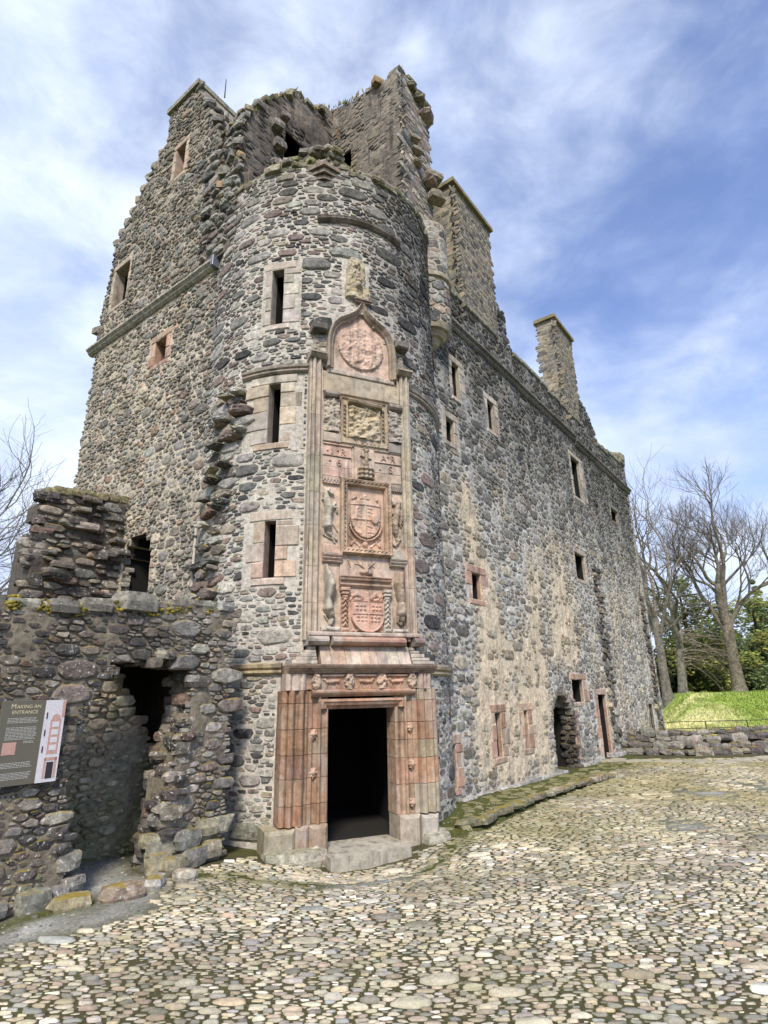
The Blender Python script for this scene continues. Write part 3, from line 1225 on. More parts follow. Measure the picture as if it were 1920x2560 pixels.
for k in range(13):
    a = pi * (k + .5) / 13
    rr_ = .90 + rnd.uniform(-.02, .03)
    rock('voussoir', W.map(6.32 - rr_ * cos(a) * .98, 1.28 + rr_ * sin(a) * .98, -.10), (.12, .13, .12), k * 1.7, jit(rnd.choice([(.25, .22, .18), (.33, .28, .22), (.20, .18, .15)]), rnd), M_STONE, arch, radians(90 - YW), .6, .25)
for k in range(4):
    block(W, 7.15, 7.5, .2 + k * .36, .54 + k * .36, -.3, .02, jit(RED[k % 3], rnd), 'dressed_block', M_SAND, arch, .015, rnd)
# cornice under the parapet: two rolls, in lengths
for (ua, ub, dz) in ((-.3, 2.4, 0), (2.4, 5.2, .01), (5.2, 8.2, -.01), (8.2, 10.6, .0), (10.65, 13.2, -.14), (13.2, 16.0, -.12), (16.0, 18.6, -.13)):
    m = MB()
    moulding(m, W, [(ua + .004, 11.74 + dz), (ub - .004, 11.74 + dz)], [(0, -.05), (0, .04), (.05, .10), (.09, .10), (.10, .07), (.13, .09), (.17, .17), (.23, .17), (.25, .06), (.25, -.05)], jit((.17, .155, .14), rnd, .2))
    m.build('cornice', M_STONE, palace, origin=W.map((ua + ub) / 2, 11.74, 0))
# parapet coping stones with moss
u = 0.4
k = 0
while u < 18.3:
    l = rnd.uniform(.5, .95)
    zt = 13.12 + (.0 if u < 8 else -.05) + rnd.uniform(-.04, .06) + (.25 if u > 17.2 else 0)
    if not (4.2 < u + l / 2 < 5.25 or 11.7 < u + l / 2 < 14.1):
        if 13.9 < u < 15.2:
            zt -= .2
        block(W, u, u + l - .012, zt - .13, zt + .04, -.75, .07, jit((.24, .225, .17), rnd), 'coping_stone', M_STONE, palace, .03, rnd)
    u += l
for (u, z, s) in ((4.85, 13.5, .16), (13.3, 13.95, .2), (14.0, 13.0, .22), (16.0, 13.1, .2), (16.7, 13.2, .22), (17.5, 13.4, .25), (18.2, 13.55, .33), (18.45, 13.35, .24), (6.3, 13.25, .16), (7.4, 13.2, .15), (13.7, 13.55, .2), (15.2, 13.05, .18)):
    rock('coping_stone', W.map(u, z, -.2), (s * 1.2, s, s * .7), u, jit((.22, .21, .13), rnd), M_STONED, palace, radians(50))
# plinth course at the foot of the wall, pale and worn
u = .15
while u < 11.6:
    l = rnd.uniform(.35, .8)
    if not (5.45 < u < 7.0 or 9.3 < u < 10.3):
        block(W, u, u + l - .01, -.1, rnd.uniform(.08, .15), -.2, rnd.uniform(.10, .16), jit((.42, .41, .38), rnd, .15), 'plinth_stone', M_STONE, palace, .035, rnd)
    u += l
# quoins on the far corner
z = 0.0
while z < 11.5:
    hh = rnd.uniform(.28, .42)
    block(W, 18.05 if int(z * 3) % 2 else 18.2, 18.47, z, z + hh - .012, -.3, .03, mul(jit((.46, .43, .38), rnd, .15), 1 - .5 * max(0, (z - 5) / 7)), 'dressed_block', M_STONE, palace, .015, rnd)
    z += hh

# ------------------------------------------------------------------ chimneys on the long wall
def chimney(u0, u1, zb, zt, dep, setb, parent, pal, seed, flare=0.0, cap=.12):
    r = random.Random(seed)
    P1 = Plane(W.map(u0, 0, -setb), YW)
    wd = u1 - u0
    m = MB()
    base = [(0, 0), (wd, 0), (wd, -dep), (0, -dep)]
    V = [P1.map(s, zb, d) for s, d in base] + [P1.map(s, zt, d) for s, d in base]
    m.add(V, [(0, 1, 5, 4), (1, 2, 6, 5), (2, 3, 7, 6), (3, 0, 4, 7), (4, 5, 6, 7)], (.30, .265, .205))
    ch = m.build('chimney', M_CHIM, parent, origin=P1.map(wd / 2, zb, -dep / 2))
    sm = MB()
    side = Plane(P1.map(0, 0, -dep), YW + 90, 1)       # the face towards the gable: runs along the depth
    for S2, dom, kk in ((P1, (0, wd, zb, zt), 1.0), (side, (0, dep, zb, zt), 1.0)):
        if S2 is side and side.n.dot(W.dir) > 0:
            side.n = -side.n
        cells = rubble(dom, lambda u, z: True, [], [(.08, .11, 900), (.045, .065, 9000)], 2.0, .007, seed, .93, 1.4, .85)
        lay_stones(S2, cells, lambda c, r_: r_.uniform(.004, .016), lambda c, r_: mul(jit(r_.choice(pal), r_, .15), kk * (.75 if S2 is P1 else 1.0)), ch, palace, 0, seed, M_CHIM, sm)
    sm.build('rubble_stones', M_CHIM, ch, kind='stuff')
    m = MB()
    cp = [(-cap, cap), (wd + cap, cap), (wd + cap, -dep - cap), (-cap, -dep - cap)]
    prism(m, P1, cp, zt + .002, zt + .14, (.26, .22, .13))
    prism(m, P1, [(s * .9 + .05 * wd, d * .9 - .05) for s, d in cp], zt + .142, zt + .24, (.2, .18, .09))
    m.build('chimney_cap', M_CHIM, ch, origin=P1.map(wd / 2, zt, -dep / 2))
    return ch


P_CH = [(.33, .285, .21), (.28, .25, .195), (.25, .235, .205), (.36, .31, .225), (.19, .18, .16), (.14, .13, .12)]
chimney(1.72, 4.2, 12.6, 17.5, 1.0, .02, palace, P_CH, 61)
chimney(10.05, 12.2, 12.6, 17.3, .7, .02, palace, P_CH, 62)

# ------------------------------------------------------------------ gable wall
GP = [(-.45, -.3), (5.47, -.3), (5.47, 12.3), (5.45, 13.2), (5.25, 14.2), (5.2, 15.6), (4.7, 16.1), (4.15, 16.6), (3.7, 17.2), (3.2, 17.75), (2.87, 18.0), (2.85, 19.1), (1.5, 19.1), (1.15, 18.3), (.75, 17.35), (.38, 16.5), (.36, 15.9), (.06, 15.4), (.2, 14.2), (.1, 13.2), (.14, 12.3), (-.45, 11.8)]
keep_g = in_poly(GP)
WIN_G = [(1.83, 2.30, 16.15, 17.25, .16, .14, MIXD, .9, 'narrow window under the gable chimney'),
         (4.15, 4.98, 13.05, 14.43, .12, .12, BUFF, .9, 'large window by the gable corner'),
         (1.70, 2.22, 10.1, 10.78, .26, .26, RED, .8, 'pink framed window in the gable')]
GD = [(1.35, 2.52, 3.0, 5.25), (1.42, 2.45, 5.25, 5.5), (1.6, 2.3, 5.5, 5.68)]
holes_g = [h[:4] for h in WIN_G] + GD
excl_g = [(h[0] - h[4], h[1] + h[5], h[2] - .13, h[3] + .2) for h in WIN_G] + GD + [(-.5, 5.8, 11.72, 11.95)]
gw = wall_skin(G, (-.45, 5.47, -.3, 19.2), .2, keep_g, holes_g, 1.3, lambda u, z: mul((.53, .465, .37), 1 - .25 * max(0, min(1, (z - 11) / 5))), 'gable_wall', M_MORTAR, palace, .03)


def tint_g(c, r):
    t = jit(r.choice(P_GABLE), r, .2)
    k = .85 if c[1] > 12 else 1.05
    if c[0] < .9:
        t = mixc(t, (.13, .13, .13), .35)
    return mul(t, k)


cells = rubble((-.4, 5.5, 2.5, 19.1), lambda u, z: keep_g(u, z), excl_g, [(.10, .14, 260), (.055, .085, 5000), (.03, .045, 45000)], 1.7, .009, 21, .93, 1.4, .75)
lay_stones(G, cells, lambda c, r: r.uniform(.012, .04) + c[2] * .1, tint_g, gw, palace, 150, 22, M_STONE, pal_rest)
# the broken side of the gable, seen past its right edge
GS = Plane(G.map(.2, 0, -1.3), YW, 1)
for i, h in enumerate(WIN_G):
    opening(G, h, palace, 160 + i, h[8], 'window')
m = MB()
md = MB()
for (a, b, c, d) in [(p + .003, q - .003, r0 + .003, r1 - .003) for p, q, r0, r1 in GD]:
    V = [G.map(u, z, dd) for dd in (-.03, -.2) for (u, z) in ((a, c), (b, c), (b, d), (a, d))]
    m.add(V, [(1, 2, 6, 5), (3, 0, 4, 7)] + ([(2, 3, 7, 6)] if d > 5.6 else []), (.11, .09, .07))  # reveal colour darkened to imitate shade inside the doorway
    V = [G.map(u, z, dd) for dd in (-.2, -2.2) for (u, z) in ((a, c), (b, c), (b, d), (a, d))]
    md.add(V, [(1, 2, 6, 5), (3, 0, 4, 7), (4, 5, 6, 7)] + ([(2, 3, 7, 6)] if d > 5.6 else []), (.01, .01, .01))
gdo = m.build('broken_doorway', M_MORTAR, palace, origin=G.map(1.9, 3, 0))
md.build('interior', M_SHADE, gdo, origin=G.map(1.9, 3, -.5))
for k in range(60):
    side = k % 2
    z = 3.2 + (k // 2) * .085
    uu = (1.27 if side else 2.62) + rnd.uniform(-.05, .05)
    rock('stone', G.map(uu, z, -.15 + rnd.uniform(-.05, .06)), (.11, .13, .06), k * 1.7, jit(rnd.choice(P_GABLE), rnd), M_STONE, gdo, radians(37 + rnd.uniform(-15, 15)), .6)
# ragged stones along the broken edges, one after another down the torn side
k = 0
for (a, b) in zip(GP[13:21], GP[14:22]):
    n = max(1, int(hypot(a[0] - b[0], a[1] - b[1]) / .24))
    for i in range(n):
        t = (i + rnd.random()) / n
        u, z = a[0] + (b[0] - a[0]) * t, a[1] + (b[1] - a[1]) * t
        for dd in (-.1, -.55, -1.0):
            s = rnd.uniform(.08, .17)
            rock('stone', G.map(u - .05 + rnd.uniform(-.1, .08), z, dd + rnd.uniform(-.2, .1)), (s * 1.3, s, s * .55), k, jit(rnd.choice(P_TOWER), rnd, .3), M_STONE, gw, rnd.uniform(0, 3), .65)
            k += 1
# skew stones up the left slope
for (a, b) in zip(GP[5:10], GP[6:11]):
    n = max(1, int(hypot(a[0] - b[0], a[1] - b[1]) / .3))
    for i in range(n):
        t = (i + .5) / n
        u, z = a[0] + (b[0] - a[0]) * t, a[1] + (b[1] - a[1]) * t
        rock('skew_stone', G.map(u + .02, z, -.25), (.19, .42, .13), k, jit((.27, .25, .19), rnd), M_STONE, palace, radians(YW + 90 - 90 + 37), .8)
        k += 1
# gable chimney: its cap, and the flank seen from the right
m = MB()
prism(m, G, [(1.40, .10), (2.97, .10), (2.97, -1.4), (1.40, -1.4)], 19.1, 19.26, (.30, .28, .22))
m.build('chimney_cap', M_STONE, palace, origin=G.map(2.1, 19.1, -.6))
# string course with lead end
m = MB()
pts = []
u = -.15
while u < 5.75:
    pts.append((u, 11.78 + .02 * NZ(Vector((u * 1.7, 0, 0)))))
    u += .35
pts.append((5.75, 11.78))
moulding(m, G, pts, [(0, -.05), (0, .05), (.05, .11), (.09, .12), (.14, .18), (.19, .18), (.22, .02), (.22, -.05)], (.40, .365, .3))
m.build('string_course', M_STONE, palace, origin=G.map(2.7, 11.8, 0))
m = MB()
sblock(m, G, -.24, -.14, 11.74, 12.03, -.05, .2, (.2, .2, .2), .01)
m.build('lead_stop', M_LEAD, palace, origin=G.map(-.2, 11.8, 0))
# water spout on the far corner
m = MB()
pr = [(.0, -.12), (.0, .12), (1.05, .09), (1.05, -.09)]
for (z0, z1) in ((12.85, 13.0),):
    V = [G.map(5.45 + s, 12.75 + s * .28, d - .3) for s, d in pr] + [G.map(5.45 + s, 12.75 + s * .28 + .2, d - .3) for s, d in pr]
    m.add(V, [(0, 1, 2, 3), (7, 6, 5, 4), (0, 1, 5, 4), (1, 2, 6, 5), (2, 3, 7, 6), (3, 0, 4, 7)], (.24, .21, .17))
m.build('water_spout', M_STONE, palace, origin=G.map(5.5, 12.75, -.3))
for (u, z, s) in ((5.6, 12.4, .2), (5.55, 12.1, .2), (5.6, 9.1, .2), (5.65, 10.0, .14), (5.5, 8.4, .15)):
    rock('stone', G.map(u, z, -.25), (s * 1.2, s, s * .6), z, jit((.25, .22, .17), rnd), M_STONE, gw, .6, .7)
pal_rest.build('rubble_stones', M_STONE, palace, kind='stuff')

# ==================================================================================================
#  ROUND STAIR TOWER
# ==================================================================================================
tower = thing('stair_tower', 'round stair tower with a carved heraldic frontispiece rising above its dark doorway', 'tower', (TC[0], TC[1], 0))
tw_rest = MB()
WIN_T = [(-15.6, -10.1, 9.43, 10.78, 4.2, 7.5, [(.43, .385, .32), (.46, .42, .36), (.40, .355, .30), (.47, .40, .33)], .8, 'uppermost slit window'),
         (-14.6, -9.6, 6.78, 8.05, 11.0, 9.5, calm([(.50, .39, .30), (.47, .41, .34), (.52, .42, .33), (.44, .40, .35)], .2), .8, 'middle slit window'),
         (-13.8, -9.25, 4.18, 5.23, 8.5, 9.0, calm([(.50, .36, .28), (.46, .39, .33), (.49, .38, .30), (.43, .31, .25)], .2), .8, 'lowest slit window')]
WIN_T = [(th_u(h[0]), th_u(h[1]), h[2], h[3], th_u(h[4]), th_u(h[5])) + h[6:] for h in WIN_T]


def sz(s0, s1, z0, z1):
    return (th_u(TH0 + degrees(asin(s0 / TR))), th_u(TH0 + degrees(asin(s1 / TR))), z0, z1)


FR_HOLES = [sz(-1.3, 1.2, -.3, 2.62), sz(-1.03, 1.03, 2.62, 8.4), sz(-.69, .69, 8.4, 9.2), sz(-.5, .5, 9.2, 9.5), sz(-.25, .25, 9.5, 9.75)]
FR_EXCL = [sz(-1.42, 1.26, -.3, 2.7), sz(-1.07, 1.07, 2.6, 8.62), sz(-.73, .73, 8.4, 9.2), sz(-.6, .6, 9.2, 9.45), sz(-.4, .4, 9.4, 9.7), sz(-.15, .15, 9.6, 10.0)]


def rim(u):
    return 13.52 + .10 * NZ(Vector((u * 1.4, 3, 0))) + .05 * NZ(Vector((u * 5, 7, 0)))


keep_t = lambda u, z: z < rim(u)
t_dom = (th_u(-88), th_u(120), -.3, 13.75)


def tmortar(u, z):
    return mixc((.52, .485, .425), (.12, .115, .11), dirt_tower(u, z) * .85)


tw = wall_skin(T, t_dom, .17, keep_t, [h[:4] for h in WIN_T] + FR_HOLES, .7, tmortar, 'tower_wall', M_MORTAR, tower, .02)
excl_t = [(h[0] - h[4], h[1] + h[5], h[2] - .14, h[3] + .2) for h in WIN_T] + FR_EXCL
STR = [(-27.5, 2.0, 8.26, 8.42), (45.6, 100, 8.2, 8.36), (-24, -3.5, 2.52, 2.74), (51, 100, 2.5, 2.72)]
excl_t += [(th_u(a), th_u(b), c, d) for a, b, c, d in STR]
excl_t.append(sz(-.42, .16, 9.98, 11.1))


def tint_t(c, r):
    t = jit(r.choice(P_TOWER), r, .2)
    if c[1] > 12.6:
        t = mixc(t, (.2, .19, .15), .4)
    if c[1] < .7:
        t = mixc(t, (.22, .22, .09), (.7 - c[1]) * .9 * r.random())
    return mul(t, 1 - dirt_tower(c[0], c[1]) * r.uniform(.6, 1.0))


cells = rubble((th_u(-75), th_u(100), .02, 13.6), lambda u, z: z < rim(u) - .05, excl_t,
               [(.14, .18, 130), (.085, .12, 620), (.045, .066, 3600), (.024, .038, 75000)], 2.15, .0062, 31, .96, 1.35, .6)
lay_stones(T, cells, lambda c, r: r.uniform(.006, .018) + c[2] * .12, tint_t, tw, tower, 210, 32, M_STONE, tw_rest, flat=.78)
# torn stones of a vanished wall on the tower's left flank
TOOTH = lambda z: -33.5 if z > 7.2 else -33.5 - (7.2 - z) * 3.4
cells = rubble((th_u(-60), th_u(-26), 2.9, 8.0), lambda u, z: abs(degrees(u / TR) - TOOTH(z) - 2.5 * NZ(Vector((z * 1.6, 4, 0)))) < 6.5, [],
               [(.075, .11, 500), (.045, .065, 2500)], 2.1, .014, 35, .9, 1.5)
lay_stones(T, cells, lambda c, r: r.choice((.04, .08, .12, .17, .22)) * r.uniform(.7, 1.15), lambda c, r: mul(jit(r.choice(P_TOWER + P_TOWER + P_FRONT), r, .25), .9), tw, tower, 50, 36, M_STONED, tw_rest, flat=.78)
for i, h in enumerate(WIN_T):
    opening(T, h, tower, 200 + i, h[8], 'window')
m = MB()
tube_geo(m, [T.map(th_u(-13.0), 6.8, -.45), T.map(th_u(-13.0), 8.03, -.45)], [.02, .02], 6, (.3, .3, .3))
m.build('window_bar', M_PIPE, tower)
# string courses
SP = [(0, -.06), (0, .03), (.03, .07), (.06, .07), (.07, .045), (.10, .09), (.15, .10), (.17, .0), (.17, -.06)]
for (a, b, z, k) in ((-27, 1.5, 8.25, 1), (46, 100, 8.2, 1), (-24, -5, 2.53, 1.15), (50.5, 100, 2.50, 1.15)):
    m = MB()
    n = max(4, int((b - a) / 3))
    moulding(m, T, [(th_u(a + (b - a) * i / n), z) for i in range(n + 1)], [(o * k, d * k) for o, d in SP], (.33, .285, .235) if z > 5 else (.42, .34, .21))
    m.build('string_course', M_SAND, tower, origin=T.map(th_u((a + b) / 2), z, 0))
# hood moulding, a curved scar high on the right
m = MB()
pts = [(th_u(4 + 40 * i / 14), 11.98 + .10 * sin(pi * i / 14)) for i in range(15)]
moulding(m, T, pts, [(-.07, -.05), (-.05, .05), (0, .11), (.04, .08), (.08, .10), (.12, .03), (.12, -.05)], (.16, .13, .11))
m.build('hood_mould', M_SAND, tower, origin=T.map(th_u(24), 12, 0))

# ------------------------------------------------------------------ door surround
ds = MB()
sblock(ds, F, -1.30, 1.2, 2.28, 2.52, -.45, -.02, (.38, .24, .165), .005)
surround = ds.build('door_surround', M_SAND, tower, origin=F.map(0, 2.3, 0))


def shaft_profile(edges, back):
    """row of engaged shafts and hollows: list of (s0, s1, d, bulge) -> plan polygon"""
    pts = []
    for (a, b, d, bl) in edges:
        n = 5
        for i in range(n + 1):
            t = i / n
            pts.append((a + (b - a) * t, d + bl * sin(pi * t)))
    return [(pts[0][0], back)] + pts + [(pts[-1][0], back)]


LEFT = [(-1.40, -1.30, -.05, .03), (-1.30, -1.20, .0, .05), (-1.20, -1.14, .0, -.03), (-1.14, -1.04, .01, .05), (-1.04, -.985, -.0, -.04),
        (-.985, -.90, -.05, .0), (-.90, -.80, -.075, -.03), (-.80, -.745, -.05, .03), (-.745, -.67, -.08, -.015), (-.67, -.612, -.1, .02)]
RIGHT = [(-b, -a, d, l) for a, b, d, l in LEFT][::-1]
RIGHT = [(a - .02 if a > 1.0 else a, b - .02 if b > 1.02 else b, d, l) for a, b, d, l in RIGHT]
RIGHT[0] = (.592, .67, -.1, .02)
for prof, sd in ((LEFT, 1), (RIGHT, 2)):
    r = random.Random(sd)
    z = .30
    while z < 2.22:
        hh = r.uniform(.26, .46)
        if 2.27 - z - hh < .14:
            hh = 2.27 - z
        pal = [(c[0] * .66, c[1] * .62, c[2] * .55) for c in RED[:3] + RED[4:]] if sd == 1 else [(c[0] * .8, c[1] * .77, c[2] * .7) for c in RED + BUFF]
        # split the wide pier into two blocks on alternate courses
        cut = 5 if r.random() < .7 else 4
        for part_ in (prof[:cut], prof[cut:]):
            mm = MB()
            prism(mm, F, [(s, d + r.uniform(-.003, .003)) for s, d in shaft_profile(part_, -.45)], z + .004, z + hh - .004, jit(r.choice(pal), r, .12))
            mm.build('jamb_block', M_SAND, surround, origin=F.map((part_[0][0] + part_[-1][1]) / 2, z, 0))
        z += hh
# worn bases
for (a, b, d, zt, c) in ((-1.62, -1.15, .10, .28, (.34, .30, .2)), (-1.15, -.93, .08, .31, (.36, .27, .2)), (-.93, -.62, .05, .3, (.34, .25, .18)), (.6, .98, .05, .3, (.40, .34, .27)), (.98, 1.3, .09, .28, (.45, .41, .35))):
    block(F, a, b - .012, -.4, zt, -.45, d, c, 'jamb_base', M_SAND, surround, .05, rnd)
for (s, d, sx) in ((-1.05, .2, .28), (-.82, .16, .13), (-1.45, .15, .2), (1.2, .16, .24), (1.42, .02, .22)):
    rock('jamb_base', F.map(s, -.12, d - .1), (sx, .2, .15), s, jit((.40, .38, .3), rnd), M_STONE, surround, radians(90 - FYAW), .6)
for (s, z) in ((-.875, 1.60), (-.865, 1.03), (.872, 1.64), (.873, 1.05), (.876, .46)):
    fl = [(s, z, .048, s, z, .048)] + [(s + .05 * cos(a), z + .05 * sin(a), .027, s + .05 * cos(a), z + .05 * sin(a), .027) for a in [k * pi / 3 for k in range(6)]]
    fl.append((s, z - .05, .025, s, z - .09, .012))
    relief(F, s - .1, s + .1, z - .13, z + .1, .008, caps(fl, .002), jit(RED[2], rnd), 'carved_rosette', M_SAND, surround, -.08)
# lintel mouldings round the door head (mitred into the jambs)
m = MB()
moulding(m, F, [(-.76, 1.98), (-.76, 2.13), (.75, 2.13), (.75, 1.98)], [(0, -.4), (0, -.03), (-.04, .0), (-.06, -.02), (-.10, -.04), (-.12, -.075), (-.16, -.10), (-.165, -.4)], (.36, .21, .14))
m.build('door_lintel', M_SAND, surround, origin=F.map(0, 2.05, 0))
m = MB()
moulding(m, F, [(-.93, 2.20), (.94, 2.20)], [(-.035, -.3), (-.035, -.02), (.0, .03), (.03, .05), (.055, .05), (.08, .02), (.08, -.3)], (.38, .23, .155))
m.build('frieze_moulding', M_SAND, surround, origin=F.map(0, 2.2, 0))
# frieze: four broken cartouches between three panels of little beasts
for (a, b) in ((-.93, -.775), (-.36, -.19), (.225, .41), (.815, .98)):
    def cart(s, z, a=a, b=b):
        c, hw = (a + b) / 2, (b - a) / 2
        inside = (np.abs(s - c) < hw * (.8 + .2 * np.cos((z - 2.4) * 26))) & (z < 2.53)
        return np.where(inside, .045 + .02 * vn(s, z, 24, a) + .012 * vn(s, z, 50, 3), 0)
    relief(F, a - .01, b + .01, 2.285, 2.535, .012, cart, jit(RED[3], rnd), 'carved_cartouche', M_SAND, surround, -.02)
for (c, fl) in ((-.565, 1), (.02, -1), (.61, 1)):
    beast = [(c - .10 * fl, 2.40, .030, c + .09 * fl, 2.41, .034), (c - .10 * fl, 2.40, .024, c - .14 * fl, 2.44, .024), (c - .14 * fl, 2.44, .018, c - .175 * fl, 2.425, .009),
             (c - .09 * fl, 2.39, .014, c - .11 * fl, 2.31, .010), (c - .07 * fl, 2.39, .012, c - .045 * fl, 2.31, .010), (c + .08 * fl, 2.40, .016, c + .06 * fl, 2.31, .010),
             (c + .10 * fl, 2.40, .014, c + .125 * fl, 2.31, .009), (c + .1 * fl, 2.42, .01, c + .16 * fl, 2.46, .007)]
    relief(F, c - .2, c + .2, 2.29, 2.50, .008, caps(beast, .002), jit(RED[1], rnd), 'carved_beast', M_SAND, surround, -.02)
    m = MB()
    sblock(m, F, c - .19, c + .19, 2.485, 2.515, -.05, .02, RED[0], .006)
    m.build('carved_panel', M_SAND, surround, origin=F.map(c, 2.5, 0))
for (a, b) in ((-1.36, -1.02), (1.02, 1.27)):
    mm = MB()
    prism(mm, F, shaft_profile([(a, a + .1, 0, .04), (a + .1, b - .1, .01, .03), (b - .1, b, 0, .04)], -.4), 2.272, 2.53, jit((.44, .36, .3), rnd))
    mm.build('jamb_block', M_SAND, surround, origin=F.map(a, 2.3, 0))
# main cornice over the door
m = MB()
CP = [(0, -.4), (0, .02), (.02, .05), (.035, .05), (.05, .09), (.075, .10), (.085, .13), (.125, .155), (.14, .155), (.14, -.4)]
moulding(m, F, [(-1.34, 2.532), (.1, 2.534)], CP, (.33, .23, .17))
moulding(m, F, [(.106, 2.534), (1.33, 2.532)], CP, (.30, .21, .16))
m.build('door_cornice', M_SAND, surround, origin=F.map(0, 2.53, 0))
# sloping weathering above the cornice: a row of tilted slabs between two hipped ends
xs = [-.80, -.62, -.36, -.26, -.08, .08, .22, .4, .62, .85]
for i, (a, b) in enumerate(zip(xs, xs[1:])):
    m = MB()
    c = jit(calm([RED[2], RED[0], RED[3], (.50, .42, .35), RED[2], RED[3], (.50, .43, .37), (.47, .42, .37), (.46, .41, .36)], .35)[i], rnd)
    V = [F.map(a + .003, 2.68, .10), F.map(b - .003, 2.68, .10), F.map(b - .003, 2.985, -.05), F.map(a + .003, 2.985, -.05),
         F.map(a + .003, 2.68, -.3), F.map(b - .003, 2.68, -.3), F.map(b - .003, 2.985, -.3), F.map(a + .003, 2.985, -.3)]
    m.add(V, [(0, 1, 2, 3), (0, 3, 7, 4), (1, 5, 6, 2), (3, 2, 6, 7), (0, 4, 5, 1)], c)
    m.build('weathering_slab', M_SAND, surround, origin=F.map((a + b) / 2, 2.7, 0))
for sg in (-1, 1):
    x0, x1 = (.87 * sg, 1.30 * sg)
    for k in range(5):
        z = 2.68 + k * .06
        t = k / 5
        a, b = sorted((x0 * (1 - .0) - .0, x1 + (x0 - x1) * t * .95))
        block(F, a, b, z, z + .056, -.45, .12 - t * .17, jit((.47, .42, .35), rnd, .1), 'weathering_step', M_SAND, surround, .01, rnd)
# threshold step and the room behind the door
m = MB()
stp = [(-.74, .50), (.60, .40), (.62, .05), (.58, -.5), (-.6, -.5), (-.62, .05), (-.74, .2)]
prism(m, F, stp, -.4, -.06, (.40, .37, .30))
m.build('door_step', M_SAND, tower, origin=F.map(0, 0, .4))
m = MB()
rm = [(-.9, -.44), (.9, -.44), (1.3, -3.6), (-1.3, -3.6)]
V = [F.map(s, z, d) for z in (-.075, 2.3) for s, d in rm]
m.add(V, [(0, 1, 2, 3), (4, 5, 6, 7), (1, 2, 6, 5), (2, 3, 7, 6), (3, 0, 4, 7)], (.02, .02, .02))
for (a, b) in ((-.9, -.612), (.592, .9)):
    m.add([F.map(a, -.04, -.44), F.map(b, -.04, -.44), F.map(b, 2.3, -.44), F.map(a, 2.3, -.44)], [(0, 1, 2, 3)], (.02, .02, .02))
m.build('stair_lobby', M_SHADE, tower, origin=F.map(0, 0, -.5))  # lobby surfaces coloured near black for indoor darkness

# ------------------------------------------------------------------ frontispiece above
m = MB()
sblock(m, F, -.86, .86, 3.0, 8.3, -.5, -.085, (.54, .42, .33), .01)
front = m.build('frontispiece', M_SAND, tower, origin=F.map(0, 3, 0))
r = random.Random(8)
for sg in (-1, 1):
    z = 3.08
    while z < 8.45:
        hh = r.uniform(.5, 1.05)
        if 8.5 - z - hh < .3:
            hh = 8.5 - z
        top = z + hh
        E = [(.80, .84, -.08, .0), (.84, .915, -.03, .035), (.915, .945, -.03, -.02), (.945, 1.02, -.02, .04), (1.02, 1.06, -.05, .02)]
        if sg < 0:
            E = [(-b, -a, d, l) for a, b, d, l in E][::-1]
        mm = MB()
        prism(mm, F, shaft_profile(E, -.45), z + .003, top - .003, jit((.47, .40, .315) if z > 4.6 else (.47, .37, .29), r, .13))
        mm.build('pilaster_block', M_SAND, front, origin=F.map(sg * .93, z, 0))
        z = top
    # capital, and the figure bracket above it
    m = MB()
    moulding(m, F, [(sg * .93 - .16, 8.49), (sg * .93 + .16, 8.49)], [(0, -.4), (0, .03), (.04, .08), (.06, .08), (.07, .11), (.11, .11), (.11, -.4)], (.38, .32, .25))
    m.build('capital', M_SAND, front, origin=F.map(sg * .93, 8.5, 0))
    fig = [(sg * .93, 8.66, .09, sg * .92, 8.95, .08), (sg * .93, 8.98, .05, sg * .95, 9.03, .05), (sg * .99, 8.86, .04, sg * .88, 8.76, .035)]
    relief(F, sg * .93 - .2, sg * .93 + .2, 8.6, 9.12, .014, caps(fig, .012), (.27, .235, .2) if sg > 0 else (.34, .30, .25), 'carved_figure', M_SAND, front, -.2)
    block(F, min(sg * .74, sg * 1.05), max(sg * .74, sg * 1.05), 9.13, 9.3, -.5, .07, (.13, .115, .10), 'bracket', M_SAND, front, .03, r)
# plinth blocks of the top panel, sill, base roll
for (a, b, z0, z1, d, c) in ((-.79, .83, 7.83, 8.25, -.04, (.42, .35, .255)), (-.72, .72, 8.25, 8.34, -.01, (.48, .40, .33)),):
    block(F, a, b, z0, z1, -.4, d, c, 'carved_panel', M_SAND, front, .01, r)
# base roll (broken in places)
for (a, b, c) in ((-1.03, -.67, (.45, .38, .33)), (-.60, -.44, (.48, .38, .32)), (-.44, .18, (.42, .25, .18)), (.18, .75, (.40, .24, .175)), (.93, 1.13, (.2, .15, .14))):
    m = MB()
    ringp = [(.075 + .075 * sin(t), .05 + .085 * cos(t)) for t in [(-.15 + k * 1.3 / 8) * pi for k in range(9)]]
    moulding(m, F, [(a, 2.99), (b, 2.99)], [(0, -.3)] + [(max(0, x), d) for x, d in ringp][::-1] + [(.15, -.3)] if False else [(0, -.3), (.0, .02), (.02, .09), (.06, .125), (.10, .125), (.14, .09), (.15, .02), (.15, -.3)], jit(c, r, .08))
    m.build('base_roll', M_SAND, front, origin=F.map((a + b) / 2, 3, 0))
block(F, -1.02, 1.06, 3.142, 3.22, -.4, .05, (.45, .36, .3), 'sill', M_SAND, front, .02, r)

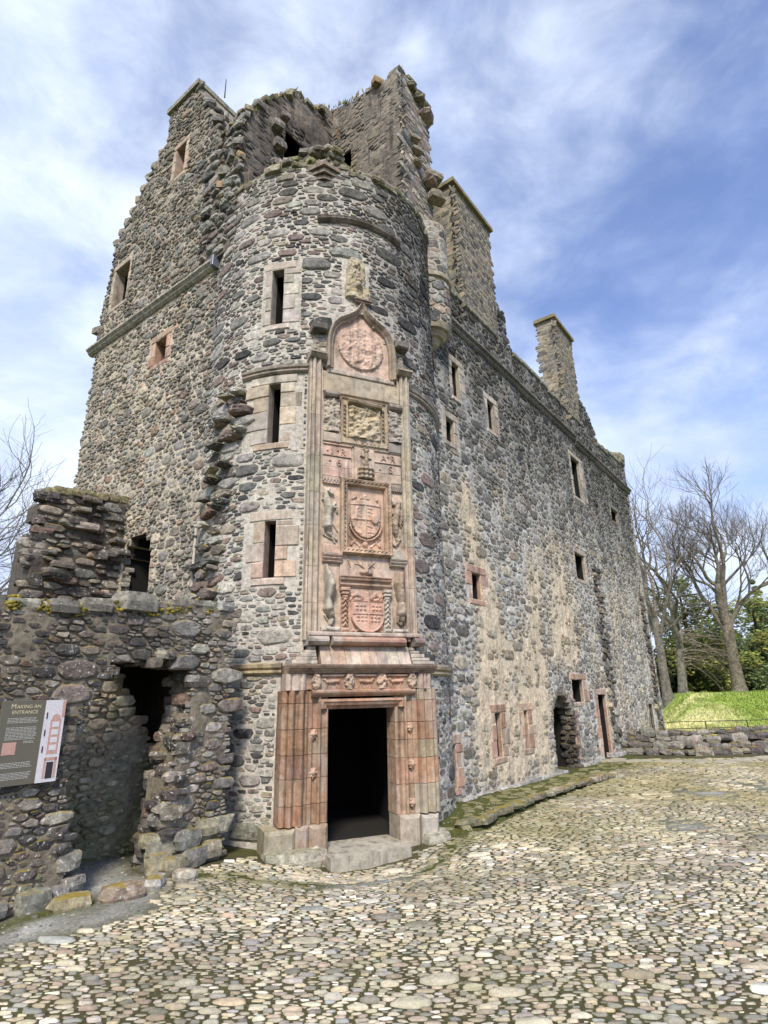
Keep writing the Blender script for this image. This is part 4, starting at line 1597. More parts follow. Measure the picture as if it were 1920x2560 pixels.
# ogee headed panel with roundel
m = MB()
og = []
for k in range(0, 11):
    t = k / 10
    og.append((-.66 + .66 * (t ** 1.6) * .0, 8.34 + .62 * t))
left = [(-.665, 8.34), (-.665, 8.6), (-.665, 8.85), (-.655, 9.02), (-.625, 9.18), (-.56, 9.34), (-.46, 9.46), (-.34, 9.54), (-.22, 9.62), (-.12, 9.71), (-.05, 9.81), (0.0, 9.91)]
path = left + [(-s, z) for s, z in left[-2::-1]]
m2 = MB()
pan = [(s * .93, z - .03 if z > 8.4 else z) for s, z in path]
c0 = F.map(0, 8.9, -.04)
V = [F.map(s, z, -.06) for s, z in pan] + [F.map(s, z, -.4) for s, z in pan]
n = len(pan)
m2.add(V, [tuple(range(n))] + [(i, i + 1, n + i + 1, n + i) for i in range(n - 1)], (.57, .41, .325))
ogee = m2.build('ogee_panel', M_SAND, front, origin=F.map(0, 8.9, 0))
moulding(m, F, path, [(-.06, -.12), (-.055, .0), (-.03, .03), (-.015, .0), (.015, .05), (.05, .09), (.075, .04), (.075, -.3)], (.33, .265, .205))
m.build('ogee_moulding', M_SAND, ogee, origin=F.map(0, 9, 0))


def roundel(s, z):
    rr = np.hypot(s + .005, z - 8.935)
    base = np.where(rr < .485, .03 + .012 * vn(s, z, 11) + .009 * vn(s, z, 27, 1), 0)
    return base


rfig = caps([(-.02, 9.15, .07, -.02, 9.2, .06), (-.02, 9.08, .10, -.02, 8.75, .13), (-.1, 9.05, .05, -.26, 8.9, .05), (.06, 9.05, .05, .24, 8.95, .05), (-.08, 8.75, .09, -.17, 8.58, .07), (.05, 8.75, .09, .17, 8.6, .07), (-.3, 9.12, .04, -.3, 8.7, .04), (.3, 9.12, .05, .27, 8.72, .04), (-.15, 9.26, .03, .13, 9.28, .03)], .016, .55)
relief(F, -.52, .51, 8.42, 9.45, .016, lambda s, z: np.where(roundel(s, z) > 0, roundel(s, z) + .28 * rfig(s, z), 0), (.60, .43, .34), 'carved_roundel', M_SAND, ogee, -.06)
m = MB()
for (z, d, k) in ((9.98, .09, .17), (10.02, .12, .185), (10.06, .08, .15)):
    sblock(m, F, -k, k, z, z + .036, -.6, d, (.26, .2, .16), .008)
m.build('finial_cap', M_SAND, ogee, origin=F.map(0, 10, 0))
# worn crest stone above


def crestf(s, z):
    e = np.where((np.abs(s + .13) < .19 - .25 * np.maximum(0, z - 10.85)) & (z > 10.1) & (z < 11.08), .06, 0)
    e2 = np.where((s > -.36) & (s < .14) & (z > 10.08) & (z < 10.42), .07, 0)
    body = caps([(-.13, 10.95, .09, -.15, 10.7, .12), (-.15, 10.7, .12, -.1, 10.4, .13), (-.22, 10.85, .05, -.27, 10.55, .05), (-.03, 10.85, .05, .04, 10.6, .06)], .02, .9)(s, z)
    h = np.maximum(np.maximum(e, e2), body)
    return np.where(h > 0, h + .02 * vn(s, z, 9) + .012 * vn(s, z, 26, 3), 0)


relief(F, -.4, .18, 10.05, 11.12, .016, crestf, (.40, .34, .23), 'carved_crest', M_SAND, front, -.02)


def fluted_stub(a, b, z, zb):
    m = MB()
    moulding(m, F, [(a, zb), (b, zb)], [(0, -.3), (0, .0), (.02, .05), (.06, .075), (.10, .06), (z - zb, .03), (z - zb, -.3)], (.15, .115, .1))
    m.build('bracket', M_SAND, front, origin=F.map((a + b) / 2, z, 0))


fluted_stub(-.78, -.48, 7.81, 7.67)
fluted_stub(.57, .85, 7.78, 7.63)


def worn(sx, zx, amp):
    def f(s, z):
        q = vn(s, z * 1.4, 7, sx) + .8 * vn(s, z * 1.6, 17, zx) + .5 * vn(s, z, 40, 2)
        return .04 + amp * q
    return f


# defaced carvings either side of the top panel, and the top panel itself with its roped frame
for (a, b, z0, z1, c, nm) in ((-.78, -.47, 6.98, 7.66, (.45, .385, .31), 'carved_figure'), (.56, .85, 6.95, 7.62, (.33, .285, .25), 'carved_figure'), (-.28, .37, 6.93, 7.60, (.47, .38, .245), 'carved_panel')):
    relief(F, a, b, z0, z1, .014, worn(a, z0, .022), c, nm, M_SAND, front, -.07, cut=False)
block(F, -.78, -.43, 6.76, 6.95, -.3, -.02, (.46, .385, .315), 'bracket', M_SAND, front, .015, r)
block(F, .55, .84, 6.72, 6.93, -.3, -.02, (.25, .22, .2), 'bracket', M_SAND, front, .02, r)


def rope(path, rr, step, closed, col, name, parent, d=.0):
    m = MB()
    n = len(path)
    segs = list(zip(path, path[1:] + path[:1])) if closed else list(zip(path, path[1:]))
    for (a, b) in segs:
        L = hypot(b[0] - a[0], b[1] - a[1])
        k = max(1, int(L / step))
        ux, uz = (b[0] - a[0]) / L, (b[1] - a[1]) / L
        for i in range(k):
            t = (i + .5) / k
            s, z = a[0] + (b[0] - a[0]) * t, a[1] + (b[1] - a[1]) * t
            # one strand of the twist: a small slanted lozenge
            ax, az = (ux * .75 - uz * .66), (uz * .75 + ux * .66)
            bx, bz = -az, ax
            A, B = rr * 1.25, step * .42
            V = [F.map(s + ax * A, z + az * A, d), F.map(s + bx * B, z + bz * B, d + .01), F.map(s - ax * A, z - az * A, d), F.map(s - bx * B, z - bz * B, d + .01), F.map(s, z, d + rr * .95),
                 F.map(s + ax * A * .6, z + az * A * .6, d + rr * .7), F.map(s - ax * A * .6, z - az * A * .6, d + rr * .7)]
            m.add(V, [(0, 1, 5), (1, 4, 5), (1, 2, 6), (1, 6, 4), (2, 3, 6), (3, 4, 6), (3, 0, 5), (3, 5, 4)], jit(col, r, .12))
    return m.build(name, M_SAND, parent, origin=F.map(*path[0], 0))


def frame_band(path, prof, col, name, parent):
    m = MB()
    moulding(m, F, path, prof, col, True)
    return m.build(name, M_SAND, parent, origin=F.map(*path[0], 0))


# top panel frame
tp = [(-.36, 6.86), (.46, 6.86), (.46, 7.69), (-.36, 7.69)]
frame_band(tp, [(.085, -.2), (.085, -.06), (.07, -.03), (.05, -.05), (-.045, -.055), (-.06, -.02), (-.07, -.02), (-.075, -.2)], (.45, .36, .25), 'panel_frame', front)
rope([(-.36, 6.93), (-.36, 7.64)], .05, .08, False, (.46, .37, .27), 'rope_moulding', front, -.045)
rope([(.45, 6.93), (.45, 7.64)], .05, .08, False, (.40, .33, .26), 'rope_moulding', front, -.045)
m = MB()
moulding(m, F, [(-.30, 7.66), (.40, 7.63)], [(-.05, -.2), (-.05, -.02), (-.02, .06), (.02, .08), (.05, .05), (.06, -.2)], (.30, .235, .155))
m.build('panel_hood', M_SAND, front, origin=F.map(0, 7.65, 0))
# worn lettering band below it
m = MB()
text_geo(m, 'I \u00b7 N D E P R S', .105, F, .06, 6.775, -.045, .010, (.40, .31, .22))
m.build('worn_inscription', M_SAND, front, origin=F.map(0, 6.8, 0))
block(F, -.42, .52, 6.745, 6.855, -.3, -.048, (.44, .36, .265), 'carved_panel', M_SAND, front, .008, r)
# royal initials: slabs divided by ribs
for (a, b, c0) in ((-.78, -.21, (.58, .42, .335)), (.265, .83, (.50, .39, .32))):
    block(F, a, b, 6.505, 6.735, -.3, -.065, jit(c0, r, .06), 'carved_panel', M_SAND, front, .006, r)
    block(F, a, b, 6.275, 6.48, -.3, -.065, jit(c0, r, .06), 'carved_panel', M_SAND, front, .006, r)
    block(F, a, b, 6.482, 6.503, -.3, -.04, jit(c0, r, .06), 'carved_rib', M_SAND, front, .005, r)
    block(F, a, b, 6.715, 6.738, -.3, -.035, jit(c0, r, .06), 'carved_rib', M_SAND, front, .005, r)
    block(F, a, b, 6.085, 6.27, -.3, -.06, jit(mul(c0, 1.0), r, .06), 'carved_panel', M_SAND, front, .006, r)
for (s, z, body, size, c) in ((-.60, 6.53, 'I', .19, RED[3]), (-.385, 6.53, 'R', .19, RED[3]), (-.465, 6.30, '6', .21, RED[3]), (.455, 6.53, 'A', .19, (.4, .28, .22)), (.65, 6.53, 'R', .19, (.35, .26, .21)), (.60, 6.30, 'S', .21, (.36, .27, .22))):
    m = MB()
    text_geo(m, body, size, F, s, z, -.068, .012, c)
    m.build('carved_letter', M_SAND, front, origin=F.map(s, z, -.06))
for (s, z) in ((-.69, 6.58), (-.485, 6.60), (-.645, 6.38), (.55, 6.62), (.375, 6.34)):
    relief(F, s - .03, s + .03, z - .03, z + .03, .008, caps([(s, z + .004, .022, s, z - .01, .012)], .0), RED[1], 'carved_heart', M_SAND, front, -.067)
# crown and fleuron on its own stone
block(F, -.15, .262, 6.05, 6.735, -.3, -.05, (.55, .42, .33), 'carved_panel', M_SAND, front, .008, r)


def crownf(s, z):
    x = s - .065
    half = .165 - .25 * np.maximum(0, z - 6.23) ** 1.1
    band = np.where((z > 6.085) & (z < 6.33) & (np.abs(x) < half), .085 * np.sqrt(np.clip(1 - (x / .19) ** 2, 0, 1)) + .014 * np.sin((z - 6.08) * 70) + .012 * np.cos(x * 70), 0)
    pts = caps([(.065 + k * .055, 6.30, .028, .065 + k * .05, 6.37 - abs(k) * .02, .022) for k in (-2, -1, 0, 1, 2)], .003, 1.5)(s, z)
    fl = caps([(.08, 6.36, .035, .085, 6.6, .045), (.085, 6.54, .03, -.02, 6.56, .022), (.085, 6.54, .03, .18, 6.52, .022), (.085, 6.66, .045, .085, 6.66, .045), (.085, 6.70, .02, .03, 6.715, .015), (.085, 6.70, .02, .14, 6.71, .015), (.065, 6.38, .03, .02, 6.42, .02), (.065, 6.38, .03, .12, 6.41, .02)], .006, 1.0)(s, z)
    return np.maximum(np.maximum(band, pts), fl)


relief(F, -.14, .25, 6.07, 6.74, .010, crownf, (.31, .245, .18), 'carved_crown', M_SAND, front, -.052)
# zigzag imposts over the supporters
for (a, b, c) in ((-.775, -.465, (.48, .38, .32)), (.57, .82, (.30, .24, .215))):
    block(F, a, b, 5.92, 6.07, -.3, -.035, c, 'impost', M_SAND, front, .01, r)
    m = MB()
    zz = [(a + (b - a) * i / 10, 5.995 + (.035 if i % 2 else -.035)) for i in range(11)]
    moulding(m, F, zz, [(-.014, -.05), (-.008, -.018), (.008, -.018), (.014, -.05)], mul(c, .95))
    m.build('zigzag_band', M_SAND, front, origin=F.map(a, 6, 0))
# roped frame round the royal arms
OUT = [(-.335, 4.70), (.475, 4.70), (.475, 5.955), (-.335, 5.955)]
af = frame_band(OUT, [(.03, -.25), (.03, -.03), (.015, .02), (-.01, .03), (-.03, .0), (-.045, .04), (-.075, .055), (-.10, .02), (-.105, -.25)], (.47, .33, .225), 'arms_frame', front)
RP = [(-.385, 4.655), (.525, 4.655), (.525, 6.0), (-.385, 6.0)]
rope(RP, .055, .08, True, (.50, .37, .27), 'rope_moulding', front, .0)
frame_band(RP, [(.045, -.25), (.045, -.04), (.02, -.01), (-.02, -.01), (-.045, -.04), (-.045, -.25)], (.44, .32, .24), 'panel_frame', front)
block(F, -.3, .44, 4.73, 5.93, -.4, -.07, (.55, .37, .275), 'carved_panel', M_SAND, front, .008, r)


def arms(s, z):
    sh = shield_fn(.06, 5.60, .60, .68, .035, False, .03)(s, z)
    x, y = s - .06, z - 5.3
    rib = ((np.abs(x + .02) < .008) | (np.abs(z - 5.27) < .008) | ((np.abs(x - .15) < .006) & (z > 5.27)) | (np.abs(z - 5.56) < .012))
    sh = np.where((sh > 0) & rib, sh + .014, sh)
    # lion rampant on the left half, lesser charges on the right
    lion = caps([(-.14, 5.42, .04, -.17, 5.25, .045), (-.14, 5.47, .035, -.11, 5.5, .03), (-.15, 5.4, .02, -.06, 5.44, .014), (-.15, 5.36, .02, -.05, 5.33, .014), (-.17, 5.25, .03, -.09, 5.12, .018), (-.17, 5.25, .03, -.19, 5.09, .018), (-.2, 5.2, .014, -.245, 5.32, .012), (-.245, 5.32, .012, -.21, 5.42, .012)], .003, .6)(s, z)
    ch = caps([(.08, 5.50, .018, .17, 5.49, .016), (.08, 5.43, .018, .17, 5.42, .016), (.08, 5.36, .018, .17, 5.35, .016), (.25, 5.50, .022, .27, 5.38, .02), (.08, 5.16, .022, .17, 5.13, .018), (.24, 5.17, .03, .28, 5.1, .02), (.07, 5.03, .018, .2, 5.03, .016), (.12, 4.98, .015, .17, 4.97, .015), (-.12, 5.02, .02, -.05, 5.0, .02)], .003, .7)(s, z)
    ins = shield_fn(.215, 5.37, .15, .17, .03, True, .015)(s, z)
    helm = caps([(-.06, 5.62, .05, .16, 5.62, .05), (.0, 5.7, .04, .11, 5.7, .04), (.05, 5.74, .045, .05, 5.76, .04), (.3, 5.7, .03, .3, 5.7, .03), (-.2, 5.68, .02, -.12, 5.72, .02)], .004, .9)(s, z)
    low = caps([(.05, 4.82, .06, .05, 4.86, .05), (-.24, 4.95, .02, -.06, 4.78, .025), (.36, 4.95, .02, .17, 4.78, .025), (-.22, 4.80, .03, -.13, 4.90, .02), (.34, 4.80, .03, .25, 4.90, .02), (-.25, 5.0, .015, -.2, 4.78, .012)], .004, .7)(s, z)
    ring = np.where(np.abs(np.hypot(s - .06, (z - 5.22) * .95) - .315) < .014, np.where(z < 5.2, .05, 0), 0)
    H = np.maximum(np.maximum(sh + np.where(sh > 0, lion * .7 + ch * .7, 0), helm), np.maximum(low, ring))
    H = np.maximum(H, np.where(ins > 0, ins + .05, 0))
    return H


relief(F, -.265, .40, 4.76, 5.87, .009, arms, (.58, .385, .285), 'royal_arms', M_SAND, front, -.072)
# supporters: collared greyhound on the left, winged monster on the right
dog = [(-.72, 5.72, .05, -.70, 5.62, .055), (-.70, 5.76, .05, -.66, 5.80, .035), (-.69, 5.77, .045, -.575, 5.715, .026), (-.70, 5.62, .062, -.655, 5.46, .082), (-.655, 5.46, .082, -.665, 5.28, .062), (-.665, 5.28, .062, -.68, 5.10, .082),
       (-.62, 5.46, .035, -.50, 5.47, .026), (-.50, 5.47, .026, -.49, 5.38, .02), (-.62, 5.42, .03, -.52, 5.56, .018), (-.68, 5.08, .06, -.66, 4.97, .03), (-.66, 4.97, .028, -.50, 4.86, .022), (-.64, 5.05, .04, -.60, 4.94, .024), (-.60, 4.94, .02, -.53, 4.80, .018), (-.745, 5.05, .015, -.74, 4.93, .015), (-.74, 4.93, .014, -.60, 4.87, .014),
       (-.77, 5.60, .02, -.635, 5.585, .02), (-.60, 5.20, .012, -.48, 5.02, .012)]
relief(F, -.79, -.43, 4.76, 5.87, .010, caps(dog, .003, 1.25), (.47, .425, .35), 'carved_greyhound', M_SAND, front, -.075)
mon = [(.66, 5.66, .05, .76, 5.70, .05), (.60, 5.70, .03, .66, 5.67, .04), (.72, 5.62, .06, .70, 5.45, .072), (.70, 5.45, .07, .66, 5.25, .065), (.66, 5.25, .065, .67, 5.10, .045), (.67, 5.10, .045, .70, 5.0, .028), (.70, 5.0, .026, .72, 4.90, .022), (.72, 4.90, .022, .66, 4.84, .02), (.66, 4.84, .02, .60, 4.88, .018), (.60, 4.88, .016, .60, 4.92, .014),
       (.74, 5.42, .03, .83, 5.35, .02), (.74, 5.40, .03, .82, 5.28, .018), (.73, 5.38, .03, .80, 5.22, .016), (.67, 5.5, .03, .58, 5.44, .02), (.67, 5.44, .03, .59, 5.32, .018), (.76, 5.74, .025, .80, 5.62, .02), (.72, 4.93, .02, .79, 4.98, .016), (.79, 4.98, .016, .77, 5.05, .014)]
relief(F, .55, .86, 4.78, 5.80, .010, caps(mon, .007, 1.25), (.36, .28, .215), 'carved_monster', M_SAND, front, -.075)
# fluted brackets the supporters stand on
for (a, b, c) in ((-.765, -.42, (.48, .34, .26)), (.535, .86, (.43, .37, .31))):
    block(F, a, b, 4.60, 4.76, -.3, -.045, jit(c, r, .08), 'bracket', M_SAND, front, .01, r)
    m = MB()
    moulding(m, F, [(a, 4.43), (b, 4.43)], [(0, -.3), (0, -.04), (.02, -.015), (.045, -.015), (.05, .0), (.075, .02), (.10, .02), (.105, .035), (.13, .05), (.165, .05), (.17, -.3)], jit(c, r, .08))
    m.build('bracket', M_SAND, front, origin=F.map(a, 4.45, 0))
# antler crest panel
block(F, -.43, .525, 4.20, 4.61, -.3, -.055, (.57, .43, .345), 'carved_panel', M_SAND, front, .008, r)
ant = [(.06, 4.30, .055, .06, 4.36, .045), (.03, 4.37, .02, -.06, 4.43, .018), (-.06, 4.43, .018, -.13, 4.53, .012), (.09, 4.37, .02, .17, 4.43, .018), (.17, 4.43, .018, .24, 4.50, .012), (-.06, 4.43, .014, -.16, 4.44, .010), (.17, 4.43, .014, .23, 4.39, .010), (-.02, 4.41, .014, .0, 4.50, .010), (.13, 4.41, .014, .10, 4.49, .010), (-.03, 4.29, .04, .15, 4.28, .04), (-.28, 4.50, .02, -.24, 4.38, .012)]
relief(F, -.33, .3, 4.22, 4.57, .009, caps(ant, .003, 1.0), (.46, .33, .25), 'carved_antlers', M_SAND, front, -.057)
# small entablature, colonnettes and the family arms
m = MB()
moulding(m, F, [(-.44, 4.0), (.06, 4.0), (.54, 4.0)], [(0, -.3), (0, -.05), (.03, -.02), (.045, .0), (.07, .0), (.08, -.02), (.11, -.02), (.13, .03), (.155, .04), (.165, .02), (.185, .05), (.20, .05), (.20, -.3)], (.45, .30, .215))
m.build('entablature', M_SAND, front, origin=F.map(0, 4.1, 0))
for (c, cl) in ((-.35, (.47, .30, .215)), (.457, (.48, .43, .36))):
    for (z0, z1, hw, d) in ((3.93, 3.99, .085, .04), (3.87, 3.925, .07, .02), (3.82, 3.865, .05, .0)):
        block(F, c - hw, c + hw, z0, z1, -.2, d, jit(cl, r, .06), 'capital', M_SAND, front, .012, r)
    relief(F, c - .062, c + .062, 3.30, 3.815, .010, lambda s, z, c=c: np.where(np.abs(s - c) < .055, .05 * np.sqrt(np.clip(1 - ((s - c) / .065) ** 2, 0, 1)) + .014 * np.sign(np.sin((z + np.abs(s - c) * 1.2) * 75)), 0), jit(cl, r, .05), 'colonnette', M_SAND, front, -.06)
    block(F, c - .075, c + .075, 3.225, 3.30, -.2, .02, jit(cl, r, .06), 'colonnette_base', M_SAND, front, .025, r)
block(F, -.29, .395, 3.225, 4.0, -.3, -.06, (.52, .325, .245), 'carved_panel', M_SAND, front, .008, r)


def arms2(s, z):
    sh = shield_fn(.08, 3.765, .62, .55, .035, True, .025)(s, z)
    rib = (np.abs(s - .08) < .007) | (np.abs(z - 3.54) < .007)
    edge = shield_fn(.08, 3.755, .585, .52, .035, True, .0)(s, z)
    sh = np.where((sh > 0) & (rib | (edge == 0)), sh + .012, sh)
    L = []
    for (cx, cz) in ((-.07, 3.65), (.23, 3.65), (-.05, 3.46), (.2, 3.45)):
        for k in range(3):
            for j in range(2):
                L.append((cx - .07 + k * .07, cz + .035 - j * .065, .020, cx - .055 + k * .07, cz + .025 - j * .065, .015))
    ch = caps(L, .003, .8)(s, z)
    helm = caps([(.08, 3.80, .06, .08, 3.9, .05), (-.02, 3.83, .04, -.10, 3.90, .045), (-.10, 3.90, .035, -.20, 3.86, .04), (-.20, 3.86, .03, -.24, 3.78, .02), (.17, 3.83, .04, .24, 3.90, .045), (.24, 3.90, .035, .33, 3.86, .04), (.33, 3.86, .03, .36, 3.79, .02), (-.06, 3.80, .025, -.14, 3.80, .03), (.22, 3.80, .025, .29, 3.80, .03)], .004, .7)(s, z)
    mot = np.where((np.abs(z - 3.255 - .01 * np.cos((s - .08) * 9)) < .026) & (np.abs(s - .08) < .3), .014 + .012 * np.sign(np.sin(s * 75) * np.sin(z * 90)), 0)
    return np.maximum(np.maximum(sh + np.where(sh > 0, ch, 0), helm), mot)


relief(F, -.28, .385, 3.23, 3.97, .009, arms2, (.54, .33, .25), 'family_arms', M_SAND, front, -.062)
# headless hounds below, nearly free standing
hl = [(-.69, 4.36, .045, -.65, 4.20, .078), (-.65, 4.20, .078, -.615, 4.02, .10), (-.615, 4.02, .10, -.66, 3.78, .062), (-.66, 3.78, .062, -.645, 3.62, .09), (-.645, 3.62, .085, -.60, 3.53, .07), (-.60, 3.52, .03, -.58, 3.42, .03), (-.58, 3.42, .045, -.60, 3.36, .04), (-.57, 3.36, .025, -.50, 3.24, .016), (-.70, 3.50, .022, -.66, 3.42, .015), (-.68, 3.28, .06, -.62, 3.26, .06)]
relief(F, -.79, -.44, 3.22, 4.44, .010, caps(hl, .002, 1.5), (.45, .40, .32), 'carved_hound', M_SAND, front, -.08)
hr = [(.74, 4.28, .07, .70, 4.12, .085), (.70, 4.12, .085, .73, 3.92, .075), (.73, 3.92, .075, .75, 3.78, .055), (.75, 3.72, .075, .745, 3.58, .085), (.745, 3.58, .07, .76, 3.46, .05), (.69, 3.56, .03, .68, 3.42, .022), (.68, 3.42, .022, .74, 3.36, .026), (.76, 3.44, .03, .74, 3.37, .028), (.80, 3.5, .02, .81, 3.25, .014)]
relief(F, .56, .86, 3.22, 4.40, .010, caps(hr, .005, 1.5), (.36, .27, .20), 'carved_hound', M_SAND, front, -.08)
block(F, -.78, -.44, 3.222, 3.30, -.2, .03, (.5, .46, .4), 'bracket', M_SAND, front, .025, r)
block(F, .55, .86, 3.222, 3.29, -.2, .03, (.5, .46, .4), 'bracket', M_SAND, front, .025, r)

# ------------------------------------------------------------------ tower head: rim stones, moss, ruined cap house
k = 0
th = -52
while th < 100:
    s = rnd.uniform(.10, .20)
    u = th_u(th)
    rock('rim_stone', T.map(u, rim(u) + .02 + rnd.uniform(-.03, .06), -.12 + rnd.uniform(-.1, .06)), (s * 1.3, s * 1.2, s * .5), k, jit(rnd.choice([(.24, .22, .15), (.19, .18, .12), (.3, .27, .2)]), rnd, .2), M_STONED, tw, radians(th), .6)
    th += s * 26 * rnd.uniform(.8, 1.1)
    k += 1
for q in range(110):                      # tumbled rubble on the wall head, heaped towards the middle
    th = rnd.gauss(4, 11)
    dd = -rnd.uniform(.08, .6)
    s = rnd.uniform(.08, .17)
    zz = 13.52 + .62 * max(0, 1 - abs(th - 4) / 26) * rnd.uniform(.1, 1.2)
    rock('fallen_stone', T.map(th_u(th), zz, dd), (s * 1.4, s, s * .5), q * 2.3, jit(rnd.choice([(.26, .24, .2), (.17, .16, .13), (.12, .11, .08), (.2, .19, .1)]), rnd, .2), M_STONED, tw, rnd.uniform(0, 3), .6)
# corner moulding perched on the rim: three chevron courses
for (i, (w_, z, d)) in enumerate(((.16, 13.12, .10), (.26, 13.24, .18), (.36, 13.36, .26))):
    m = MB()
    c = th_u(6.5)
    V = []
    for zz in (z, z + .1):
        V += [T.map(c - w_, zz + .02, -.1), T.map(c - w_, zz + .02, .02), T.map(c, zz - .02, d), T.map(c + w_, zz + .02, .02), T.map(c + w_, zz + .02, -.1)]
    m.add(V, [(0, 1, 6, 5), (1, 2, 7, 6), (2, 3, 8, 7), (3, 4, 9, 8), (0, 1, 2, 3, 4), (5, 6, 7, 8, 9)], jit((.22, .17, .13), rnd))
    m.build('corner_corbel', M_SAND, tower, origin=T.map(c, z, 0))

# cap house: two walls meeting in the far corner, near corner fallen away
CH_R = Plane(W.map(-1.2, 0, 0), YW - 90, -1)       # inner face of the right wall: u runs inward from the long-wall plane
topR = [(-.12, 12.0), (-.12, 19.05), (.1, 19.3), (.35, 19.1), (.7, 19.2), (1.0, 19.15), (1.4, 19.3), (1.8, 19.3), (2.1, 19.5), (2.5, 19.55), (3.5, 19.5), (3.5, 12.0)]
capr = wall_skin(CH_R, (-.12, 3.5, 12.0, 19.6), .16, in_poly(topR), [(1.72, 2.25, 13.9, 17.45)], 1.4, lambda u, z: mixc((.30, .262, .21), (.11, .10, .09), max(0, min(1, .4 + .6 * NZ(Vector((u * 1.2, z * .5, 3)))))), 'cap_house_wall', M_CAP, tower, .04)
kr = in_poly(topR)
cap_rest = MB()
cells = rubble((-.1, 2.5, 13.0, 19.5), lambda u, z: kr(u, z + .05), [(1.72, 2.25, 13.9, 17.45)], [(.07, .11, 250), (.04, .06, 2500)], 1.9, .012, 41, .95, 1.35, .6)
lay_stones(CH_R, cells, lambda c, r: r.uniform(.004, .018), lambda c, r: mixc(mul(jit(r.choice(P_GABLE + P_TOWER), r, .2), .85), (.19, .168, .138), .45), capr, tower, 0, 42, M_CAP, cap_rest)
CH_E = Plane(W.map(-1.2, 0, .12), YW, 1)              # end of the right wall, flush with the long wall
cells = rubble((0, 1.4, 12.6, 19.2), lambda u, z: True, [], [(.10, .14, 200), (.05, .08, 2500)], 1.7, .010, 43, .94, 1.35, .6)
lay_stones(CH_E, cells, lambda c, r: r.uniform(.003, .02), lambda c, r: mul(jit(r.choice(P_TOWER + BUFF), r, .2), .95), capr, tower, 0, 44, M_STONE, tw_rest)
for q, (u, z, dd, s) in enumerate(((.55, 18.9, -.02, .30), (.9, 18.75, .0, .34), (1.2, 18.4, .05, .36), (.6, 19.3, -.1, .26), (1.0, 19.2, -.1, .3), (1.25, 19.0, -.05, .28), (1.35, 16.2, .1, .34), (1.1, 15.8, .15, .28), (1.3, 15.35, .2, .34), (.5, 16.9, .05, .22), (.55, 16.5, .08, .2), (.6, 16.1, .05, .2), (1.45, 14.2, .1, .2))):
    rock('stone', CH_E.map(u, z, dd), (s * .85, s * .6, s * .34), q * 1.9, jit(rnd.choice([(.25, .22, .17), (.17, .16, .11), (.27, .21, .17)]), rnd), M_STONED, capr, radians(53 + rnd.uniform(-30, 30)), .45, .3)
CH_L = Plane(W.map(0, 0, -2.46), YW, 1)               # inner face of the left wall, faces the long-wall side
topL = [(-4.45, 12.0), (-4.45, 15.2), (-4.35, 16.2), (-4.05, 16.6), (-3.9, 17.0), (-3.5, 17.6), (-3.1, 18.2), (-2.75, 18.7), (-2.4, 18.65), (-1.95, 18.8), (-1.6, 19.3), (-1.1, 19.6), (-1.1, 12.0)]
keepL = in_poly(topL)
capl = wall_skin(CH_L, (-4.5, -1.1, 12.0, 19.7), .16, keepL, [(-3.08, -2.1, 13.5, 16.95)], 1.2, lambda u, z: mixc((.28, .23, .18), (.09, .085, .08), max(0, min(1, .45 + .6 * NZ(Vector((u * 1.3, z * .6, 8)))))), 'cap_house_wall', M_CAP, tower, .05)
cells = rubble((-4.5, -1.3, 13.0, 19.6), lambda u, z: keepL(u, z + .03), [(-3.08, -2.1, 13.5, 16.95)], [(.08, .12, 300), (.04, .065, 3500)], 2.0, .012, 45, .95, 1.35, .6)
lay_stones(CH_L, cells, lambda c, r: r.uniform(.004, .03), lambda c, r: mixc(mul(jit(r.choice(P_TOWER), r, .2), .6), (.12, .11, .095), .4), capl, tower, 0, 46, M_CAP, cap_rest)
cap_rest.build('rubble_stones', M_CAP, capr, kind='stuff')
# the jagged near end of that wall
CH_LE = Plane(CH_L.map(-4.5, 0, -1.2), YW + 90)
cells = rubble((0, 1.2, 12.2, 16.4), lambda u, z: z < 15.4 + .7 * u, [], [(.08, .12, 300), (.045, .065, 2500)], 1.8, .010, 47, .93, 1.4, .6)
lay_stones(CH_LE, cells, lambda c, r: r.uniform(.01, .10), lambda c, r: mul(jit(r.choice(P_TOWER), r, .2), .8), capl, tower, 0, 48, M_STONED, tw_rest)
k = 0
for (a, b, Sx) in list((p, q, CH_L) for p, q in zip(topL[:12], topL[1:12])) + list((p, q, CH_R) for p, q in zip(topR[1:9], topR[2:10])):
    n = max(1, int(hypot(a[0] - b[0], a[1] - b[1]) / .2))
    for i in range(n):
        t = (i + rnd.random()) / n
        u, z = a[0] + (b[0] - a[0]) * t, a[1] + (b[1] - a[1]) * t
        if z < 13.3:
            continue
        for dd in (-.06, -.3, -.6):
            s = rnd.uniform(.06, .15)
            rock('wallhead_stone', Sx.map(u + rnd.uniform(-.06, .06), z + rnd.uniform(-.05, .06), dd + rnd.uniform(-.15, .1)), (s * 1.3, s, s * rnd.uniform(.5, 1.0)), k * 1.3, jit(rnd.choice([(.12, .11, .07), (.10, .095, .06), (.24, .21, .14), (.27, .19, .10), (.16, .15, .09), (.2, .19, .17), (.22, .21, .18)]), rnd, .25), M_STONED, tw, rnd.uniform(0, 3), .65)
            k += 1
# big corbel stones on the left jamb
for q, (u, z, s) in enumerate(((-3.45, 16.6, .3), (-3.35, 16.0, .32), (-3.4, 15.3, .3), (-3.5, 14.7, .28), (-3.2, 17.2, .22))):
    rock('stone', CH_L.map(u, z, .12), (s * .6, s * .5, s * .42), q, jit((.19, .165, .145), rnd), M_STONED, capl, .7, .5, .3)
